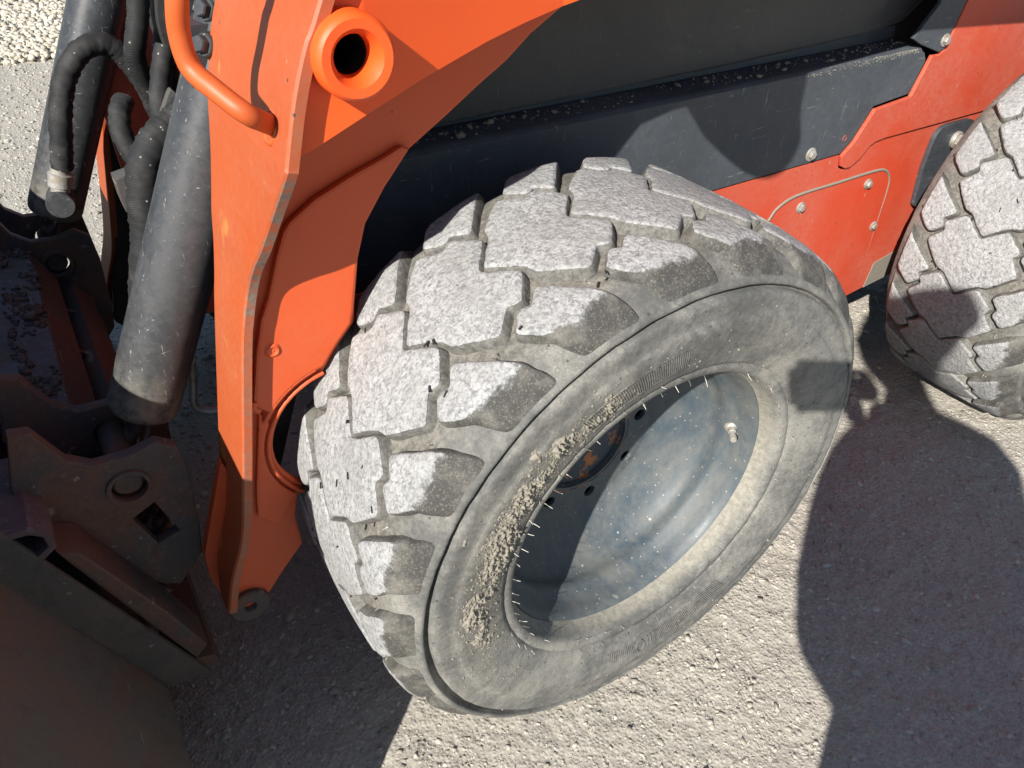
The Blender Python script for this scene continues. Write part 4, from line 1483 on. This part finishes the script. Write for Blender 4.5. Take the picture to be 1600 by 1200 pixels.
for x in (0, WB):
    wf = empty('wheel', (x, MIR, 0), ROOT)
    wf.rotation_euler = (0, 0, PI)
    link('tyre', CARC, None, wf)
    link('rim', RIM, None, wf)
    link('rim_disc', DISC, None, wf)
    for i in range(21):
        for row in range(3):
            o = link('tread_block', BLOCKS[row][0], None, wf)
            o.rotation_euler = (0, -i * 2 * PI / 21, 0)

# ------------------------------------------------------------------ the photographer, whose shadow falls on the tyre and the gravel
h_ = Vector((.54, .84, 0)).normalized()
s_ = Vector((.84, -.54, 0)).normalized()
BASE = CAM - h_ * .37 + s_ * .148
BASE.z = GZ


def at(f, s, z):
    return BASE + h_ * f + s_ * s + Vector((0, 0, z))


def hat(f, s, z):
    return at(f - .025, s - .098, z - .068)


PH = empty('person', BASE, None, 'person in navy jacket and jeans beside the loader, holding up a phone', 'person')


def pp(o):
    o.parent = PH
    o.matrix_parent_inverse = Matrix.Translation(-BASE)
    return o


def skin_mesh(name, verts, edges, radii, mat, root=0, sub=2):
    me_ = bpy.data.meshes.new(name)
    me_.from_pydata([tuple(v) for v in verts], edges, [])
    o = bpy.data.objects.new(name, me_)
    COL.objects.link(o)
    me_.materials.append(mat)
    md = o.modifiers.new('skin', 'SKIN')
    md.use_smooth_shade = True
    if not me_.skin_vertices:
        lay = me_.attributes
    for i, r in enumerate(radii):
        sv = me_.skin_vertices[0].data[i]
        sv.radius = r if isinstance(r, tuple) else (r, r)
        sv.use_root = (i == root)
    sb = o.modifiers.new('subd', 'SUBSURF')
    sb.levels = sb.render_levels = sub
    return o


# body
Vb, Eb, Rb = [], [], []


def bv(p, r, prev=None):
    Vb.append(p)
    Rb.append(r)
    if prev is not None:
        Eb.append((prev, len(Vb) - 1))
    return len(Vb) - 1


pel = bv(at(0, .04, .84), .10)
wst = bv(at(-.005, 0.01, .97), .090, pel)
cst = bv(at(0.0, 0, 1.11), .095, wst)
nck0 = bv(at(.005, -.015, 1.255), .050, cst)
nck = bv(at(.035, -.05, 1.375), .050, nck0)
hd0 = bv(hat(.075, 0, 1.50), (.070, .078), nck)
hd1 = bv(hat(.075, 0, 1.575), (.080, .095), hd0)
hd2 = bv(hat(.070, 0, 1.645), (.062, .075), hd1)
ARMS = []
for sd in (-1, 1):
    sh = bv(at(.0, .140 * sd, 1.175), .040, cst)
    el = bv(at(.12, (.19 if sd > 0 else .04) * sd, 1.0), .043, sh)
    if sd < 0:
        wr_p = CAM - h_ * .075 + s_ * .125 + Vector((0, 0, -.085))
        wr_p = Vector(wr_p)
    else:
        wr_p = CAM - h_ * .060 + s_ * .150 + Vector((0, 0, -.040))
    wr_ = bv(wr_p, .029, el)
    ARMS.append((sd, Vb[sh], Vb[el], wr_p))
    hp = bv(at(.0, .048 + .080 * sd, .78), .070, pel)
    kn = bv(at(.03, .048 + .09 * sd, .47), .058, hp)
    an = bv(at(-.01, .048 + .10 * sd, .09), .040, kn)
pp(skin_mesh('body', Vb, Eb, Rb, M['skin'], pel))
# jacket and trousers follow the body a little outside it
bm = bmesh.new()
LOFT = [(.73, .120, .105, .052), (.76, .148, .115, .038), (.84, .196, .124, .010), (.93, .210, .124, .002), (1.04, .213, .125, .000), (1.11, .212, .124, .002), (1.170, .202, .112, .002), (1.215, .176, .100, -.004), (1.252, .125, .086, -.016), (1.290, .070, .062, -.032), (1.335, .056, .056, -.046)]
prev = None
for z_, ws, wf_, so_ in LOFT:
    ring = [bm.verts.new(at(.01 + wf_ * math.sin(t_), so_ + ws * math.copysign(abs(math.cos(t_)) ** .8, math.cos(t_)), z_ + .004 * math.sin(5 * t_))) for t_ in np.linspace(0, 2 * PI, 28, endpoint=False)]
    if prev:
        for q in range(28):
            bm.faces.new((prev[q], prev[(q + 1) % 28], ring[(q + 1) % 28], ring[q]))
    prev = ring
pp(bm_done(bm, 'jacket', M['jacket'], None, 70))
for sd, a, b, c in ARMS:
    pp(skin_mesh('sleeve', [a + Vector((0, 0, -.004)), a.lerp(b, .5), b, b.lerp(c, .42), b.lerp(c, .82)], [(0, 1), (1, 2), (2, 3), (3, 4)], [.082, .074, .064, .056, .047], M['jacket'], 0))
tv, te, tr = [at(0, .045, .82)], [], [.075]
for sd in (-1, 1):
    i0 = len(tv)
    tv += [at(0, .048 + .080 * sd, .78), at(.03, .048 + .09 * sd, .47), at(-.01, .048 + .10 * sd, .13)]
    tr += [.082, .070, .060]
    te += [(0, i0), (i0, i0 + 1), (i0 + 1, i0 + 2)]
pp(skin_mesh('trousers', tv, te, tr, M['jeans'], 0))
for sd in (-1, 1):
    pp(skin_mesh('boot', [at(-.03, .048 + .10 * sd, .16), at(-.03, .048 + .10 * sd, .055), at(.08, .048 + .105 * sd, .045), at(.16, .048 + .11 * sd, .035)], [(0, 1), (1, 2), (2, 3)], [.052, .05, .046, .036], M['shoe'], 1))
# head details
for sd in (-1, 1):
    pp(lathe('ear', [(0, .006), (.012, .005), (.018, 0), (.010, -.006), (0, -.006)], hat(.07, .085 * sd, 1.565), s_ * sd, M['skin'], None, 14))
    pp(lathe('eye', [(0, .008), (.007, .006), (.010, 0), (.007, -.006), (0, -.008)], hat(.158, .032 * sd, 1.590), h_, M['eye'], None, 14))
pp(skin_mesh('nose', [hat(.155, 0, 1.590), hat(.178, 0, 1.556), hat(.160, 0, 1.550)], [(0, 1), (1, 2)], [.008, .013, .008], M['skin'], 0, 1))
pp(tube('mouth', [hat(.152, -.024, 1.520), hat(.163, 0, 1.519), hat(.152, .024, 1.520)], .005, M['skin'], None, 8, 4))
pp(skin_mesh('hair', [hat(.085, 0, 1.655), hat(.045, 0, 1.670), hat(-.005, 0, 1.625), hat(-.02, 0, 1.55), hat(.03, .080, 1.60), hat(.03, -.080, 1.60)], [(0, 1), (1, 2), (2, 3), (1, 4), (1, 5)], [.048, .062, .062, .048, .022, .022], M['hairm'], 1))

# phone held level just behind the lens point
PHN = None
bm = bmesh.new()
bmesh.ops.create_cube(bm, size=1.0)
for v in bm.verts:
    v.co = Vector((v.co.x * .147, v.co.y * .0715, v.co.z * .008))
ve = [e for e in bm.edges if abs(e.verts[0].co.z - e.verts[1].co.z) > .001]
bmesh.ops.bevel(bm, geom=ve, offset=.010, segments=5, affect='EDGES')
bmesh.ops.bevel(bm, geom=[e for e in bm.edges if e.calc_face_angle(0) > 1.0], offset=.0015, segments=2, affect='EDGES')
# lens sits 20 mm in from the phone's left end and 17 mm below its top edge
PM = CM.copy()
off = rt * (.0735 - .020) + up * (-.0357 + .017) - fw * .0075
PM.translation = CAM + off
bmesh.ops.transform(bm, matrix=PM, verts=bm.verts)
ph = bm_done(bm, 'phone', M['phone'], None, 40)
tag(ph, 'black phone held level by the person beside the loader', 'phone')
ph_me = ph.data
# hands: palm and five fingers closing on the phone's right end and lower left edge
def hand(sd, wrist, mid, tips):
    v, e, r = [wrist, wrist.lerp(mid, .55), mid], [(0, 1), (1, 2)], [.026, (.032, .018), (.036, .016)]
    for (b, k1, k2, t) in tips:
        i = len(v)
        v += [b, k1, k2, t]
        r += [.0095, .0090, .0085, .0075]
        e += [(2 if b != tips[0][0] else 1, i), (i, i + 1), (i + 1, i + 2), (i + 2, i + 3)]
    return pp(skin_mesh('hand', v, e, r, M['skin'], 1, 1))


O = CAM + off
for sd in (1, -1):
    ex = rt * (.082 if sd > 0 else .012)
    if sd > 0:
        mid = O + rt * .100 - up * .012 - fw * .006
        tips = [(O + rt * .092 - up * .020 - fw * .016, O + rt * .078 - up * .006 - fw * .018, O + rt * .062 + up * .004 - fw * .016, O + rt * .048 + up * .010 - fw * .0135)]
        for q in range(4):
            zz_ = .022 - q * .019
            tips.append((O + rt * .098 + up * zz_ + fw * .002, O + rt * .090 + up * zz_ + fw * .014, O + rt * .072 + up * zz_ + fw * .0155, O + rt * (.056 + .004 * abs(q - 1)) + up * zz_ + fw * .0145))
        wrist = ARMS[1][3]
    else:
        mid = O + rt * .060 - up * .062 - fw * .012
        tips = [(O + rt * .045 - up * .050 - fw * .016, O + rt * .038 - up * .034 - fw * .018, O + rt * .034 - up * .022 - fw * .016, O + rt * .030 - up * .012 - fw * .0135)]
        for q in range(4):
            xx_ = .022 + q * .0185
            tips.append((O + rt * xx_ - up * .062 - fw * .002, O + rt * xx_ - up * .048 + fw * .006, O + rt * xx_ - up * .040 + fw * .010, O + rt * xx_ - up * (.037 + .002 * abs(q - 1)) + fw * .012))
        wrist = ARMS[0][3]
    hand(sd, wrist, mid, tips)
